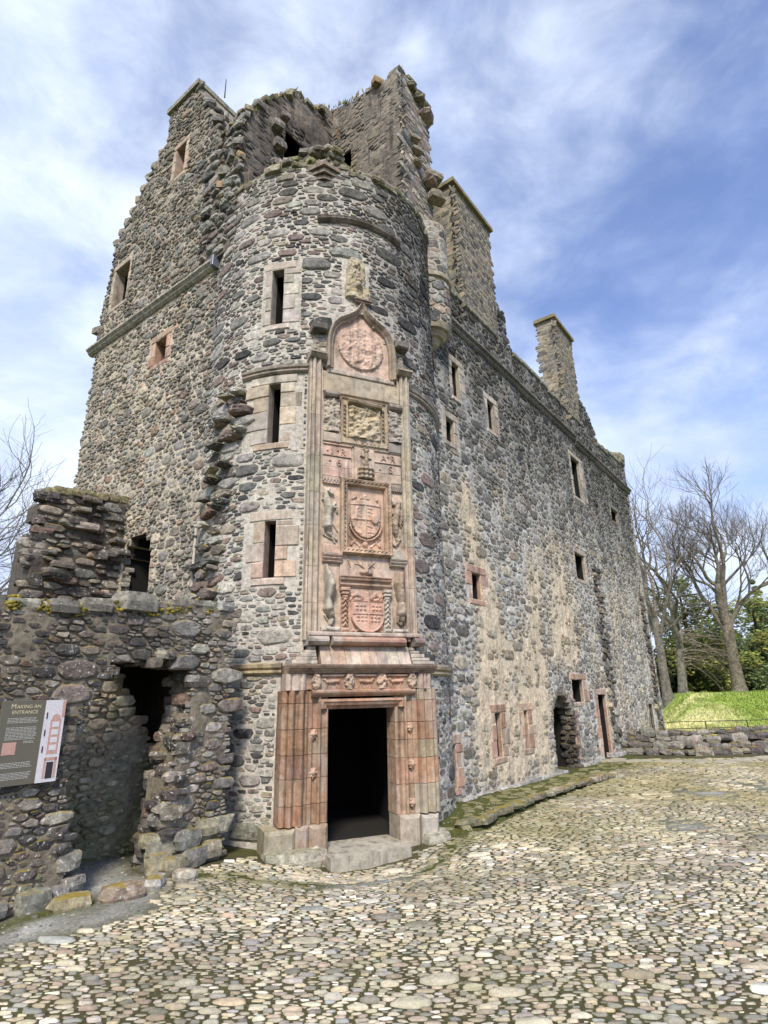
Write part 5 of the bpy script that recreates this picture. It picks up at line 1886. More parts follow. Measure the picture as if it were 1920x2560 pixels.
# dark backing so the two openings read as rooms
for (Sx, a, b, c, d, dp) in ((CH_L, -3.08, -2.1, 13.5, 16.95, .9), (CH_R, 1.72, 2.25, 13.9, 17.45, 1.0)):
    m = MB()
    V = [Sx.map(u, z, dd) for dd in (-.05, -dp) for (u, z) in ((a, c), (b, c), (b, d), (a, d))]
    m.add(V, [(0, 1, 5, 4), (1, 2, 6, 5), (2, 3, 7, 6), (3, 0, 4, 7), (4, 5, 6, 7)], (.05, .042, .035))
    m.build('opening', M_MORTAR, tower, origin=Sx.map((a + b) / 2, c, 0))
# corner turret remains on its corbel rings, right of the drum
BZ = Cyl((W.map(.0, 0, -.05).x, W.map(.0, 0, -.05).y), .56)
bd = degrees(atan2(W.n.x, -W.n.y))
m = MB()
lay = [(10.55, .02), (10.65, .18), (10.78, .26), (10.80, .34), (10.93, .42), (10.95, .5), (11.1, .56), (11.12, .54), (12.4, .54), (12.42, .62), (12.52, .64), (12.56, .56), (14.2, .56), (14.25, .4)]
NS = 20
V = []
for (z, rr) in lay:
    for i in range(NS + 1):
        a = radians(bd - 100 + 200 * i / NS)
        V.append(Vector((BZ.c[0] + rr * sin(a), BZ.c[1] - rr * cos(a), z)))
Fc = [(j * (NS + 1) + i, j * (NS + 1) + i + 1, (j + 1) * (NS + 1) + i + 1, (j + 1) * (NS + 1) + i) for j in range(len(lay) - 1) for i in range(NS)]
m.add(V, Fc, (.42, .36, .28))
turret = m.build('corner_turret', M_CHIM, tower, origin=(BZ.c[0], BZ.c[1], 10.6))
cells = rubble((radians(bd - 95) * .56, radians(bd + 95) * .56, 11.15, 14.1), lambda u, z: True, [(-9, 9, 12.38, 12.58)], [(.09, .13, 300), (.05, .07, 900)], 1.5, .012, 48, .9, 1.5)
sm = MB()
lay_stones(BZ, cells, lambda c, r: r.uniform(.004, .02), lambda c, r: jit(r.choice(P_TOWER), r, .2), turret, tower, 0, 49, M_STONE, sm)
sm.build('rubble_stones', M_STONE, turret, kind='stuff')
tw_rest.build('rubble_stones', M_STONE, tower, kind='stuff')
gt = MB()
for q in range(5200):
    pick = rnd.random()
    if pick < .4:
        th = rnd.uniform(-45, 90)
        if NZ(Vector((th * .09, 2, 0))) < -.1:
            continue
        p = T.map(th_u(th), rim(th_u(th)) + .06, -rnd.uniform(-.03, .35))
    else:
        Sx, top = (CH_L, topL) if pick < .72 else (CH_R, topR)
        i = rnd.randint(1, len(top) - 3)
        t = rnd.random()
        p = Sx.map(top[i][0] + (top[i + 1][0] - top[i][0]) * t, top[i][1] + (top[i + 1][1] - top[i][1]) * t + .05, -rnd.uniform(-.05, .6))
        if p.z < 13.5 or NZ(Vector((p.x * 2.5, p.y * 2.5, p.z))) < -.15:
            continue
    a, h = rnd.uniform(0, 6.28), rnd.uniform(.06, .17)
    e = Vector((cos(a), sin(a), 0)) * rnd.uniform(.015, .035)
    gt.add([p - e, p + e, p + Vector((rnd.uniform(-.07, .07), rnd.uniform(-.07, .07), h))], [(0, 1, 2)], jit(rnd.choice([(.14, .17, .04), (.22, .21, .07), (.30, .22, .08), (.11, .11, .04)]), rnd, .25))
gt.build('grass_tufts', M_LEAF, tower, kind='stuff')

# ==================================================================================================
#  RUINED WALL STUB by the gable, FRONT WALL with its broken opening
# ==================================================================================================
stub = thing('ruined_wall_stub', 'dark broken stub of wall standing out from the gable beside a black doorway', 'ruined wall', G.map(3.0, 0, .9))
SB = Plane(G.map(2.58, 0, 0), YW, 1)
topS = [(-1.85, 2.0), (-1.85, 5.35), (-1.66, 5.5), (-1.72, 6.2), (-1.5, 6.45), (-.9, 6.42), (-.4, 6.5), (-.02, 6.7), (-.02, 2.0)]
ks = in_poly(topS)
sw = wall_skin(SB, (-1.85, -.02, 2.0, 6.75), .11, ks, [], .95, lambda u, z: (.115, .098, .083), 'stub_wall', M_MORTAR, stub, .05)
cells = rubble((-1.85, -.02, 2.2, 6.7), lambda u, z: ks(u, z + .03), [], [(.085, .125, 160), (.04, .065, 3500)], 2.0, .010, 51, .93, 1.4, .5)
st_rest = MB()
lay_stones(SB, cells, lambda c, r: r.choice((.02, .03, .05, .09)) * r.uniform(.7, 1.3), lambda c, r: mul(jit(r.choice(P_FRONT + P_FRONT + P_GABLE), r, .2), .8), sw, stub, 110, 52, M_STONED, st_rest, flat=.75)
for q in range(46):
    zz = rnd.uniform(3.9, 6.4)
    side = q % 2
    u = (-1.72 if zz > 5.4 else -1.8) if side else rnd.uniform(-1.2, -.1)
    s = rnd.uniform(.10, .2)
    if not side and q % 4:
        u = -1.1 + .45 * sin(zz * 2.1) + rnd.uniform(-.15, .15)
    rock('stone', SB.map(u, zz, (-.12 if side else .05)), (s * 1.4, s, s * .42), q * 1.1, jit(rnd.choice(P_FRONT), rnd, .3), M_STONED, sw, radians(53 + rnd.uniform(-25, 25)), .7)
for q in range(16):
    rock('wallhead_stone', SB.map(-1.6 + q * .105, 6.45 + .012 * q, -.2 + rnd.uniform(-.1, .1)), (.16, .2, .09), q, jit((.2, .18, .1), rnd), M_STONED, stub, radians(53), .65)
st_rest.build('rubble_stones', M_STONED, stub, kind='stuff')

front_wall = thing('front_wall', 'low dark rubble wall with a broken gap and mossy top, left of the tower', 'ruined wall', FW.map(0, 0, 0))
OP = [(-.2, -.3), (-.2, .3), (-.24, .68), (-.33, 1.0), (-.42, 1.5), (-.30, 1.92), (-.1, 2.3), (.05, 2.64), (.5, 2.72), (.9, 2.74), (1.2, 2.66), (1.33, 2.42), (1.29, 2.15), (1.18, 1.8), (1.12, 1.4), (1.06, 1.04), (1.02, .45), (.99, .2), (.99, -.3)]
in_op = in_poly(OP)


def fw_top(u):
    return 3.28 + (.10 * (u + .7) if u > -.7 else 0) + .05 * NZ(Vector((u * 2.2, 1, 0)))


fw_keep = lambda u, z: z < fw_top(u) and not in_op(u, z)
fwm = wall_skin(FW, (-3.2, 1.97, -.25, 3.7), .085, fw_keep, [], .5, lambda u, z: mul((.225, .195, .145), 1 + .25 * NZ(Vector((u * 1.3, z * 1.3, 3)))), 'rubble_wall', M_MORTAR, front_wall, .045)
fr_rest = MB()
PAN = (-1.13, -.51, 1.3, 2.2)
cells = rubble((-3.2, 2.0, .0, 3.6), lambda u, z: z < fw_top(u) - .04 and not in_op(u, z), [], [(.11, .15, 60), (.065, .09, 300), (.038, .052, 3500), (.02, .03, 45000)], 1.9, .0065, 55, .92, 1.5, .6)


def front_h(c, r):
    inpan = PAN[0] - .15 < c[0] < PAN[1] + .1 and PAN[2] - .1 < c[1] < PAN[3] + .1
    edge = .5 < c[0] < 1.9 and c[1] < 3
    h = r.uniform(.008, .025) + c[2] * (.17 if not edge else .32)
    return min(h, .05) if inpan else h


def front_t(c, r):
    t = jit(r.choice(P_FRONT), r, .25)
    if c[0] > 1.0:
        t = mixc(t, jit(r.choice(P_TOWER), r), .55)
    if c[0] > .9 and c[1] < .6 or (c[1] < .35):
        t = mixc(t, (.27, .26, .17), .5)
    return t


lay_stones(FW, cells, front_h, front_t, fwm, front_wall, 220, 56, M_STONED, fr_rest, flat=.76)
# ragged stones round the gap
k = 0
for (a, b) in zip(OP[1:], OP[2:]):
    n = max(1, int(hypot(a[0] - b[0], a[1] - b[1]) / (.16 if a[0] < .4 else .085)))
    for i in range(n):
        t = (i + rnd.random() * .8) / n
        u, z = a[0] + (b[0] - a[0]) * t, a[1] + (b[1] - a[1]) * t
        o = (-.12 if z < 1.1 else -.04) if u < .4 else .075
        for dd in (-.08, -.24, -.42):
            s = rnd.uniform(.05, .12) * (1 if u < .4 else 1.15)
            rock('stone', FW.map(u + o + rnd.uniform(-.06, .07), z + rnd.uniform(-.06, .06), dd + rnd.uniform(-.15, .08)), (s * rnd.uniform(.9, 1.5), s * 1.3, s * rnd.uniform(.4, .8)), k * .9, jit(rnd.choice(P_FRONT), rnd, .25), M_STONED, fwm, radians(53 + rnd.uniform(-20, 20)), .6)
            k += 1
# coping boulders and moss on the wall head
u = -3.0
while u < 1.9:
    s = rnd.uniform(.09, .17)
    if abs(u - .28) < .12:
        s = .24
    rock('coping_stone', FW.map(u, fw_top(u) + s * .32, -.12 + rnd.uniform(-.08, .06)), (s * 1.25, s * 1.1, s * .62), u * 3, jit(rnd.choice([(.24, .23, .19), (.17, .16, .13), (.28, .27, .24)]), rnd), M_STONED, front_wall, rnd.uniform(.4, 1.2), .5)
    if rnd.random() < .8:
        rock('coping_stone', FW.map(u + .05, fw_top(u) + .03, -.34 + rnd.uniform(-.08, .06)), (s * 1.2, s * 1.1, s * .6), u * 5, jit((.2, .19, .15), rnd), M_STONED, front_wall, rnd.uniform(0, 2), .5)
    u += s * 1.7
mm = MB()
for q in range(2600):
    u = rnd.uniform(-1.3, 1.85)
    if NZ(Vector((u * 2.6, 9, 0))) < -.02:
        continue
    d = rnd.uniform(-.35, .03)
    z = fw_top(u) + .06 + rnd.uniform(-.05, .05) - (.08 if d > -.03 else 0)
    p = FW.map(u, z, d)
    V, Fc = rock_geo(p, (.028, .028, .018), q, .2)
    mm.add(V, Fc, jit(rnd.choice([(.33, .26, .05), (.22, .18, .04), (.14, .13, .03)]), rnd, .25))
mm.build('moss', M_MOSS, front_wall, kind='stuff')
# recess behind the gap: a rubble face, and a black stair void beyond it
IN = Plane(FW.map(0, 0, -1.3), YW)
diag = [(-1.2, -.2), (-1.2, 3.15), (.55, 3.15), (.85, 2.6), (1.1, 2.15), (1.42, 1.65), (1.7, 1.2), (1.85, .6), (1.92, -.2)]
kin = in_poly(diag)
inn = wall_skin(IN, (-1.2, 1.93, -.2, 3.15), .12, kin, [], .5, lambda u, z: mixc((.34, .31, .24), (.2, .21, .07), max(0, .5 - z * .4)), 'inner_wall', M_MORTAR, front_wall, .06)
cells = rubble((-1.2, 1.9, .0, 3.1), kin, [], [(.07, .10, 160), (.045, .06, 1200), (.03, .04, 9000)], 1.7, .010, 58, .93, 1.35, .5)
lay_stones(IN, cells, lambda c, r: r.uniform(.015, .06), lambda c, r: mixc(jit(r.choice([(.42, .39, .32), (.33, .31, .25), (.36, .31, .24)]), r, .25), (.22, .24, .09), max(0, min(.7, .55 - c[1] * .35 + (.3 if c[0] < .0 else 0)))), inn, front_wall, 60, 59, M_STONE, fr_rest, flat=.75)
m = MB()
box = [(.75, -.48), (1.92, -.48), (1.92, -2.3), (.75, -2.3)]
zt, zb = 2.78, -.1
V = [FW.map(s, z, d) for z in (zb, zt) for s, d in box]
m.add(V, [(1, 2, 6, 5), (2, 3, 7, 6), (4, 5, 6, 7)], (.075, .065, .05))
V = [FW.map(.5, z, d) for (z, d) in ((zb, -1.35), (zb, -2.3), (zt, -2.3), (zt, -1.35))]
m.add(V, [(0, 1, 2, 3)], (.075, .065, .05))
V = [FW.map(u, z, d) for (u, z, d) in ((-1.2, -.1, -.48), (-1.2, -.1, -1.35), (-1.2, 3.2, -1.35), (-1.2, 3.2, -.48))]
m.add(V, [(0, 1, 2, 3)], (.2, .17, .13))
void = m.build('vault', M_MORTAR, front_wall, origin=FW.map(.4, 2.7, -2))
cells = rubble((.6, 1.85, 0, .85), lambda u, z: True, [], [(.1, .15, 200), (.06, .09, 400)], 1.3, .012, 60)
sm = MB()


class Soffit:
    def map(s, u, v, d=0.0):
        p = FW.map(u, 0, -.5 - v * 2)
        return Vector((p.x, p.y, 2.78 - d))

    def normal(s, u):
        return Vector((0, 0, -1))


lay_stones(Soffit(), cells, lambda c, r: r.uniform(.03, .09), lambda c, r: jit((.13, .11, .085), r, .3), void, front_wall, 0, 61, M_STONE, sm)
sm.build('rubble_stones', M_STONE, void, kind='stuff')
# boulders at the foot of the gap and of the tower
for q, (u, z, d, s) in enumerate(((-.12, .18, .1, .16), (-.3, .12, .14, .15), (-.55, .12, .18, .19), (-.95, .12, .16, .15), (-1.2, .12, .15, .2), (.98, .22, .16, .17), (1.1, .12, .3, .2), (1.45, .16, .18, .22), (1.35, .45, .14, .22), (1.75, .2, .15, .2), (1.7, .55, .1, .2), (.92, .5, .05, .15), (1.0, .8, .05, .14), (.88, .06, .22, .10), (-.2, .5, .08, .17))):
    rock('stone', FW.map(u, z * .8, d - .14), (s * .95, s * .8, s * .6), q * 1.3, jit(rnd.choice([(.3, .27, .19), (.22, .21, .18), (.26, .24, .16)]), rnd), M_STONED, fwm, radians(53 + rnd.uniform(-15, 15)), .5)
fr_rest.build('rubble_stones', M_STONED, front_wall, kind='stuff')

# loose kerb boulders lying at the mouth of the gap
for q, (x, y, s, lab) in enumerate(((-3.12, 7.62, .17, 'large brown boulder lying at the mouth of the broken gap'), (-2.9, 8.05, .12, 'pale half buried boulder between the gap and the cobbles'), (-2.62, 8.3, .11, 'small pale boulder beside the mossy foot of the tower'), (-3.55, 7.33, .15, 'yellowish boulder against the end of the front wall'))):
    o = rock('boulder', (x, y, .04), (s * 1.5, s, s * .7), q * 2.7, jit([(.24, .20, .15), (.34, .32, .27), (.40, .38, .31), (.30, .27, .17)][q], rnd), M_STONED, None, .7 + q, .4)
    tag(o, lab, 'boulder', 'boulders at the mouth of the gap')

# ------------------------------------------------------------------ information panel
PF = Plane(FW.map(0, 0, .10), YW, 1)
panel = thing('information_panel', 'tall printed information panel fixed to the front wall, headed Making an entrance', 'sign', PF.map(-.82, 1.3, 0))
m = MB()
sblock(m, PF, -1.2, -.51, 1.30, 2.20, -.05, .0, (.1, .1, .09), .004)
m.build('board', M_PANEL, panel)
# the picture strip on its right third, printed flat
m = MB()
m.add([PF.map(s, z, .002) for s, z in ((-.745, 1.302), (-.514, 1.302), (-.514, 2.198), (-.745, 2.198))], [(0, 1, 2, 3)], (.7, .7, .7))
m.build('printed_picture', M_PALE, panel)


def flat(mb, a, b, c, d, lift):
    mb.add([PF.map(s, z, lift) for s, z in ((a, c), (b, c), (b, d), (a, d))], [(0, 1, 2, 3)], (.5, .5, .5))


m = MB()
for (a, b, c, d) in ((-.665, -.545, 1.60, 1.98), (-.675, -.655, 1.34, 1.56), (-.56, -.535, 1.34, 1.56), (-.675, -.535, 1.53, 1.565)):
    flat(m, a, b, c, d, .004)
og = [PF.map(-.605 + .05 * cos(t), 1.98 + .06 * sin(t), .004) for t in [pi * i / 8 for i in range(9)]]
m.add(og, [tuple(range(9))], (.5, .3, .25))
flat(m, -.55, -.516, 2.0, 2.19, .004)
m.build('printed_stonework', M_PINK, panel)
m = MB()
for k in range(4):
    flat(m, -.645, -.565, 1.64 + k * .085, 1.70 + k * .085, .006)
m.build('printed_shields', M_PALE, panel)
m = MB()
flat(m, -.645, -.57, 1.34, 1.515, .006)
for z in (1.62, 1.80, 1.99):
    flat(m, -.722, -.708, z, z + .07, .006)
m.build('printed_openings', M_BLACK, panel)
m = MB()
rr = random.Random(3)
for (z0, nl, x1) in ((2.005, 4, -.80), (1.905, 9, -.80), (1.755, 2, -.80), (1.535, 4, -.80), (1.43, 5, -.80)):
    for k in range(nl):
        x0 = -1.13 if z0 != 1.755 else -.93
        z = z0 - k * .0155
        x = x0
        while x < x1 - .03:
            l = rr.uniform(.015, .05)
            flat(m, x, min(x + l, x1 - rr.uniform(0, .02)), z, z + .0065, .003)
            x += l + .006
m.build('small_print', M_INK, panel, kind='stuff')
m = MB()
cc = [PF.map(-1.075 + .062 * cos(t), 1.69 + .062 * sin(t), .004) for t in [2 * pi * i / 24 for i in range(24)]]
m.add(cc, [tuple(range(24))], (.5, .4, .4))
flat(m, -1.14, -1.0, 1.625, 1.755, .003)
m.build('printed_roundel', M_PINK, panel)
m = MB()
x = -1.105
for (ch, s, z) in (('M', .072, 2.115), ('AKING AN', .054, 2.115), ('ENTRANCE', .054, 2.055)):
    cx = {'M': -1.088, 'AKING AN': -.925, 'ENTRANCE': -.96}[ch]
    text_geo(m, ch, s, PF, cx, z, .003, .0005, (.8, .7, .4))
m.build('heading', M_CREAM, panel)

# ==================================================================================================
#  SMALL THINGS
# ==================================================================================================
m = MB()
p0, p1 = G.map(-.29, 3.0, .06), G.map(-.27, 5.4, .06)
tube_geo(m, [p0, p0.lerp(p1, .5), p1], [.028] * 3, 8, (.5, .47, .4))
dp = m.build('drainpipe', M_PIPE, None, origin=p0)
tag(dp, 'thin pale pipe running up the crease between gable and tower', 'pipe')
for t in (.1, .5, .93):
    b = MB()
    p = p0.lerp(p1, t)
    V, Fc = rock_geo(p, (.05, .05, .02), 1, .8)
    b.add(V, Fc, (.3, .3, .3))
    b.build('pipe_bracket', M_IRON, dp)
m = MB()
p0 = G.map(1.25, 19.2, -.7)
tube_geo(m, [p0, p0 + Vector((0, 0, .75))], [.022, .012], 6, (.2, .2, .2))
tag(m.build('lightning_rod', M_IRON, None, origin=p0), 'thin metal rod sticking up behind the gable chimney', 'rod')

# kerb of the drain channel along the long wall
kerb = thing('stone_kerb', 'line of worn kerb stones edging the mossy channel by the long wall', 'kerb', (2.5, 12, 0))
for (a, b) in zip(KERB, KERB[1:]):
    L = hypot(b[0] - a[0], b[1] - a[1])
    n = max(1, int(L / .36))
    for i in range(n):
        t = (i + .5 + rnd.uniform(-.2, .2)) / n
        x, y = a[0] + (b[0] - a[0]) * t, a[1] + (b[1] - a[1]) * t
        rock('stone', (x + rnd.uniform(-.03, .03), y, .04 + rnd.uniform(-.015, .015) + ground_z(x - .1, y + .1)), (L / n * rnd.uniform(.42, .66), rnd.uniform(.07, .14), rnd.uniform(.05, .075)), x * 3, jit(rnd.choice([(.27, .235, .165), (.2, .185, .12), (.32, .285, .21), (.17, .16, .1)]), rnd), M_STONED, kerb, atan2(b[1] - a[1], b[0] - a[0]) + rnd.uniform(-.22, .22), .6)
# flat slabs across the far end of the yard
for q in range(30):
    t = q / 30
    x, y = 7.1 + t * 5.6 + rnd.uniform(-.1, .1), 20.0 - .75 * sin(t * pi) * 1.6 + rnd.uniform(-.3, .3) + t * .2
    rock('paving_slab', (x, y, .02), (rnd.uniform(.18, .34), rnd.uniform(.14, .22), .035), q, jit((.38, .35, .26), rnd), M_COBBLE, court, rnd.uniform(0, 3), .85)

# low wall at the end of the yard
low = thing('low_stone_wall', 'low dry stone wall of grey boulders closing the far right end of the yard', 'low wall', (10.5, 20.9, 0))
LP = [(7.9, 22.3), (9.0, 21.6), (10.2, 21.0), (11.4, 20.95), (13.0, 21.2), (15.0, 21.6)]
lr = random.Random(6)


def along(P, t):
    tot = sum(hypot(b[0] - a[0], b[1] - a[1]) for a, b in zip(P, P[1:]))
    d = t * tot
    for a, b in zip(P, P[1:]):
        L = hypot(b[0] - a[0], b[1] - a[1])
        if d <= L:
            return a[0] + (b[0] - a[0]) * d / L, a[1] + (b[1] - a[1]) * d / L, atan2(b[1] - a[1], b[0] - a[0])
        d -= L
    return P[-1][0], P[-1][1], 0


for course, (z, back, s0) in enumerate(((.1, 0, .17), (.3, .1, .16), (.45, .75, .17), (.66, .85, .15))):
    t = 0.0
    while t < 1:
        s = lr.uniform(.7, 1.5) * s0
        x, y, a = along(LP, t)
        rise = .22 * max(0, t - .45) if course >= 2 else 0
        rock('stone', (x - sin(a) * back * -1 * -1, y + cos(a) * back, z + rise + lr.uniform(-.03, .03)), (s * 1.35, s * .8, s * lr.uniform(.5, .75)), lr.random() * 50, jit(lr.choice([(.19, .18, .16), (.12, .11, .10), (.25, .235, .2), (.2, .18, .14)]), lr, .25), M_STONED, low, a + lr.uniform(-.25, .25), lr.uniform(.25, .5), .3)
        t += s * 2.35 / 7.7
m = MB()                                             # earth core so no gaps show through
for (o0, o1, zt) in ((.12, .95, .26), (.8, 1.6, .5)):
    V = []
    for q in range(13):
        x, y, a = along(LP, q / 12)
        for (o, z) in ((o0, -.1), (o0, zt), (o1, zt), (o1, -.1)):
            V.append(Vector((x - sin(a) * o, y + cos(a) * o, z)))
    m.add(V, [(q * 4 + i, q * 4 + 4 + i, q * 4 + 5 + i, q * 4 + 1 + i) for q in range(12) for i in range(3)], (.10, .085, .06))
m.build('earth_core', M_DIRT, low)
# tuft of dry weeds on top of it
wd = MB()
for q in range(260):
    t = lr.uniform(.18, .5)
    x, y, a = along(LP, t)
    o = lr.uniform(.9, 1.6)
    b = Vector((x - sin(a) * o, y + cos(a) * o, .48))
    tube_geo(wd, [b, b + Vector((lr.uniform(-.12, .12), lr.uniform(-.12, .12), lr.uniform(.12, .38)))], [.006, .002], 3, jit(lr.choice([(.33, .26, .12), (.25, .19, .09), (.2, .2, .07)]), lr, .2))
tag(wd.build('dry_weeds', M_LEAF), 'straw coloured dry weeds growing along the low wall', None, None, 'stuff')

# thin iron fence at the foot of the mound
fence = thing('iron_fence', 'thin two rail iron fence at the foot of the grassy mound', 'fence', (13.5, 26.9, .3))
FP = [(11.6, 26.4), (12.05, 26.8), (14.0, 26.9), (15.9, 27.0), (17.9, 27.1), (19.9, 27.2), (22, 27.3)]
for (x, y) in FP:
    m = MB()
    tube_geo(m, [Vector((x, y, .2)), Vector((x, y, .78))], [.022, .022], 6, (.1, .1, .1))
    m.build('post', M_IRON, fence)
for z in (.48, .76):
    m = MB()
    tube_geo(m, [Vector((x, y, z + .004 * i)) for i, (x, y) in enumerate(FP)], [.016] * len(FP), 5, (.1, .1, .1))
    m.build('rail', M_IRON, fence)


# ==================================================================================================
#  TREES
# ==================================================================================================
def bare_tree(name, label, base, H, r0, seed, fork=.33, spread=.55, levels=6, col=(.20, .175, .14), group='bare trees beyond the yard', twig=(.17, .15, .14), lean=(0, 0), kids=(3, 4), dens=1.0):
    rd = random.Random(seed)
    t = thing(name, label, 'tree', base, group)
    tr, cr = MB(), MB()

    def grow(p, d, L, rad, lev):
        n = 5 if lev < 3 else 3
        pts, rads = [p.copy()], [rad]
        q, dd = p.copy(), d.copy()
        end = rad * (.62 if lev else .72)
        wob = .035 if lev == 0 else .22
        for i in range(n):
            dd = (dd + Vector((rd.gauss(0, wob), rd.gauss(0, wob), rd.gauss(0, wob * .5))) + Vector((0, 0, (0, .05, .05, .06, .10, .14, .16)[lev]))).normalized()
            q = q + dd * (L / n)
            pts.append(q.copy())
            rads.append(rad + (end - rad) * (i + 1) / n)
        sides = 10 if rad > .2 else (6 if rad > .06 else (4 if rad > .02 else 3))
        if lev == 0:
            rads[0] *= 1.35
        tube_geo(tr if rad > .07 else cr, pts, rads, sides, jit(col if rad > .07 else mixc(twig, col, min(1, rad / .07) * .6), rd, .15))
        if lev >= levels:
            return
        k = (rd.choice(kids) + (1 if lev >= 3 and levels >= 6 else 0)) if lev else max(kids) + 1
        for i in range(k):
            f = (i + rd.uniform(.5, 1.0)) / k
            f = .45 + .55 * f if lev else .62 + .38 * f
            idx = min(n - 1, int(f * n))
            tt = f * n - idx
            o = pts[idx].lerp(pts[idx + 1], min(1, tt))
            ax = (pts[idx + 1] - pts[idx]).normalized()
            side = ax.orthogonal().normalized()
            side.rotate(Matrix.Rotation(rd.uniform(0, 2 * pi), 3, ax))
            ang = rd.uniform(.6, 1.15) * spread * (1.4 if lev >= 1 else 1)
            nd = (ax * cos(ang) + side * sin(ang)).normalized()
            grow(o, nd, L * rd.uniform(.55, .8) * (1 if lev else 1.25), max(.0045, rads[idx] * rd.uniform(.5, .68)), lev + 1)
        # leader goes on
        grow(pts[-1], dd, L * rd.uniform(.6, .8), max(.006, end * .9), lev + 1)

    grow(Vector(base), Vector((lean[0], lean[1], 1)).normalized(), H * fork, r0, 0)
    tr.build('trunk', M_BARK, t, smooth=True)
    cr.build('crown', M_BARK, t)
    return t


bare_tree('bare_tree', 'great bare spreading tree with a thick pale trunk on top of the mound', (26.4, 45, 1.4), 14.4, .5, 14, .37, .58, 6, kids=(2, 3, 3))
bare_tree('bare_tree', 'slender bare tree nearest the far corner of the long wall', (19.6, 42, 1.0), 17, .33, 9, .36, .55, 5, kids=(2, 3))
bare_tree('bare_tree', 'bare tree with a forked trunk between the wall corner and the great tree', (22.6, 46, 1.2), 16, .36, 23, .34, .6, 5, (.19, .18, .15), kids=(2, 3))
bare_tree('bare_tree', 'leafless tree at the left edge whose twig ends reach over the front wall', (-31.5, 38, -.3), 22, .42, 31, .33, .7, 5, group='bare trees left of the castle', twig=(.26, .235, .22), col=(.24, .22, .2))
bare_tree('bare_tree', 'smaller bare tree with fine branches between the wall stub and the left edge', (-29.5, 46, -.3), 14, .28, 35, .33, .7, 5, group='bare trees left of the castle', twig=(.3, .27, .25), col=(.26, .24, .22))


def evergreen(name, label, base, rx, rz, seed, cols, n_cl=46, leaf=.22, per=150, cone=False, group='evergreens behind the bare trees'):
    rd = random.Random(seed)
    t = thing(name, label, 'tree', base, group)
    tr = MB()
    b = Vector(base)
    tube_geo(tr, [b, b + Vector((.1, 0, rz)), b + Vector((0, .1, rz * 1.7))], [.3, .22, .08], 8, (.09, .07, .05))
    tr.build('trunk', M_BARK, t)
    cr = MB()
    for c in range(n_cl):
        for _ in range(40):
            p = Vector((rd.uniform(-1, 1), rd.uniform(-1, 1), rd.uniform(-1, 1)))
            if p.length <= 1:
                break
        h = (p.z + 1) / 2
        w_ = (1.05 - h) if cone else 1
        ctr = b + Vector((p.x * rx * w_, p.y * rx * w_, rz + p.z * rz * .98))
        R = rx * rd.uniform(.22, .4) * (w_ * .8 + .2)
        base_c = rd.choice(cols)
        for k in range(per):
            v = Vector((rd.gauss(0, 1), rd.gauss(0, 1), rd.gauss(0, .7)))
            v = v.normalized() * R * rd.uniform(.55, 1.05)
            q = ctr + v
            if q.z < b.z:
                continue
            a = Vector((rd.uniform(-1, 1), rd.uniform(-1, 1), rd.uniform(-.6, .3))).normalized()
            e = a.orthogonal().normalized()
            s = leaf * rd.uniform(.6, 1.4)
            cr.add([q - e * s * .35, q + a * s * .5, q + e * s * .35, q - a * s * .7], [(0, 1, 2, 3)], jit(base_c, rd, .35, .08))
    cr.build('crown', M_LEAF, t)
    return t


YG = [(.25, .27, .055), (.17, .21, .04), (.34, .34, .08), (.12, .15, .03)]
DG = [(.11, .15, .055), (.14, .18, .06), (.22, .23, .07)]
evergreen('yew_tree', 'yellow green evergreen just left of the great bare trunk', (25.8, 50, .8), 3.0, 5.4, 1, YG, 60, .26)
evergreen('yew_tree', 'yellow green evergreen at the right edge behind the great bare trunk', (32.5, 51, .8), 3.2, 4.6, 2, YG + DG, 64, .26)
evergreen('holly_tree', 'broad dark green evergreen at the foot of the great trunk', (28.8, 50, .6), 3.0, 2.9, 3, DG + YG[:1], 52, .24)
evergreen('conifer', 'distant dark conifer seen between the bare trunks', (27.0, 64, 0), 2.6, 4.9, 5, DG, 50, .26, 140, True)
evergreen('conifer', 'tall dark conifer rising at the right edge of the picture', (41.5, 64, 0), 3.4, 7.0, 6, DG, 60, .28, 140, True)
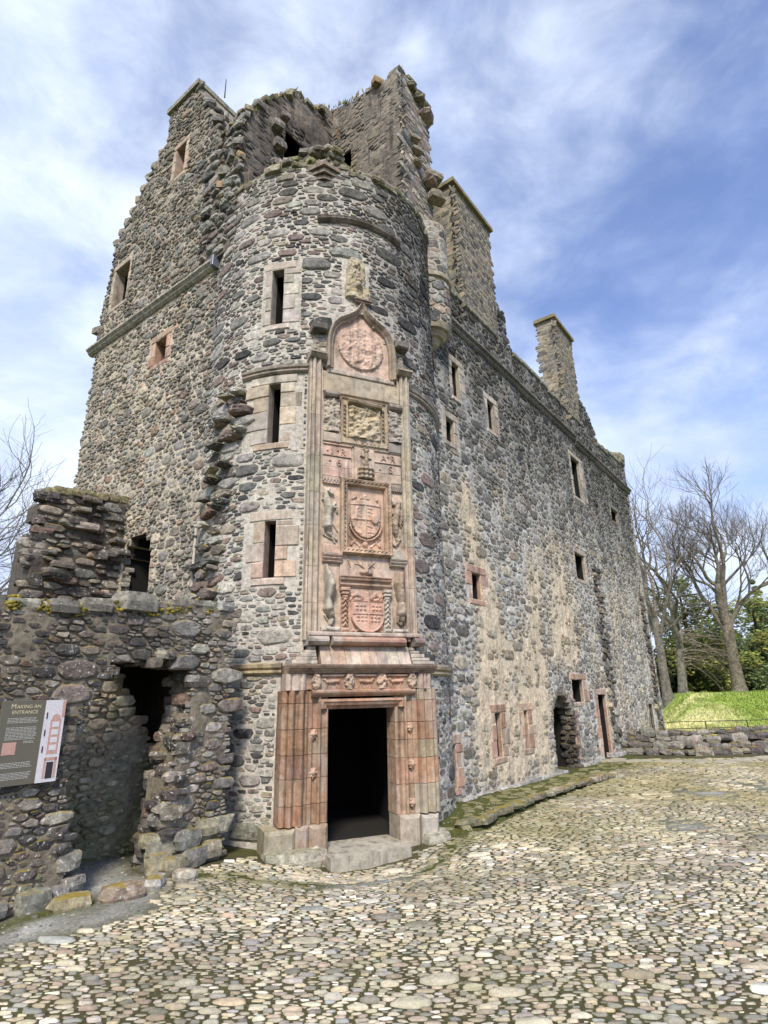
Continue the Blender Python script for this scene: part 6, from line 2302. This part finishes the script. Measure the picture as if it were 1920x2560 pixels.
evergreen('shrub', 'brown green bush low behind the bare trees, close to the wall corner', (20.5, 50, .8), 2.4, 2.2, 7, [(.11, .085, .045), (.09, .085, .03), (.14, .10, .06)], 44, .2)
evergreen('shrub', 'shaded bush under the drooping branches left of the great trunk', (24.2, 52, .8), 2.6, 2.3, 8, [(.07, .07, .03), (.10, .09, .035), (.06, .08, .03)], 48, .2)
wdm = MB()                                             # the far wood
rd = random.Random(99)
for k in range(5200):
    x, y = rd.uniform(24, 70), rd.uniform(70, 84)
    z = rd.uniform(-.3, 6.0 + 1.5 * NZ(Vector((x * .2, 0, 0)))) 
    a = Vector((rd.uniform(-1, 1), rd.uniform(-1, 1), rd.uniform(-.6, .4))).normalized()
    e = a.orthogonal().normalized()
    s = rd.uniform(.3, .8)
    q = Vector((x, y, z))
    wdm.add([q - e * s * .4, q + a * s * .5, q + e * s * .4, q - a * s * .6], [(0, 1, 2, 3)], jit(rd.choice(DG + [(.09, .08, .04)]), rd, .3))
tag(wdm.build('distant_wood', M_LEAF), 'dark green wood filling the distance behind the trees', None, None, 'stuff')

# drooping dead branches between the trunks
dr = MB()
rd = random.Random(12)
for k in range(34):
    p = Vector((22.9 + rd.uniform(-.2, .3), 45.6, rd.uniform(3.6, 6.5)))
    d = Vector((rd.uniform(.3, 1), rd.uniform(-.6, .2), rd.uniform(-.1, .35))).normalized()
    pts, rads = [p.copy()], [.05]
    for i in range(9):
        d = (d + Vector((rd.gauss(0, .12), rd.gauss(0, .12), -.10 + rd.gauss(0, .08)))).normalized()
        p = p + d * .42
        pts.append(p.copy())
        rads.append(.05 * (1 - (i + 1) / 10.5))
        if rd.random() < .75:
            e = (d + Vector((rd.gauss(0, .7), rd.gauss(0, .7), rd.gauss(-.2, .5)))).normalized()
            tube_geo(dr, [p, p + e * .45, p + e * .8 + Vector((0, 0, -.12))], [.018, .012, .004], 3, jit((.17, .145, .11), rd))
    tube_geo(dr, pts, rads, 4, jit((.22, .19, .15), rd))
ft = [o for o in bpy.data.objects if o.get('label', '').startswith('bare tree with a forked')][0]
dr.build('drooping_branches', M_BARK, ft)
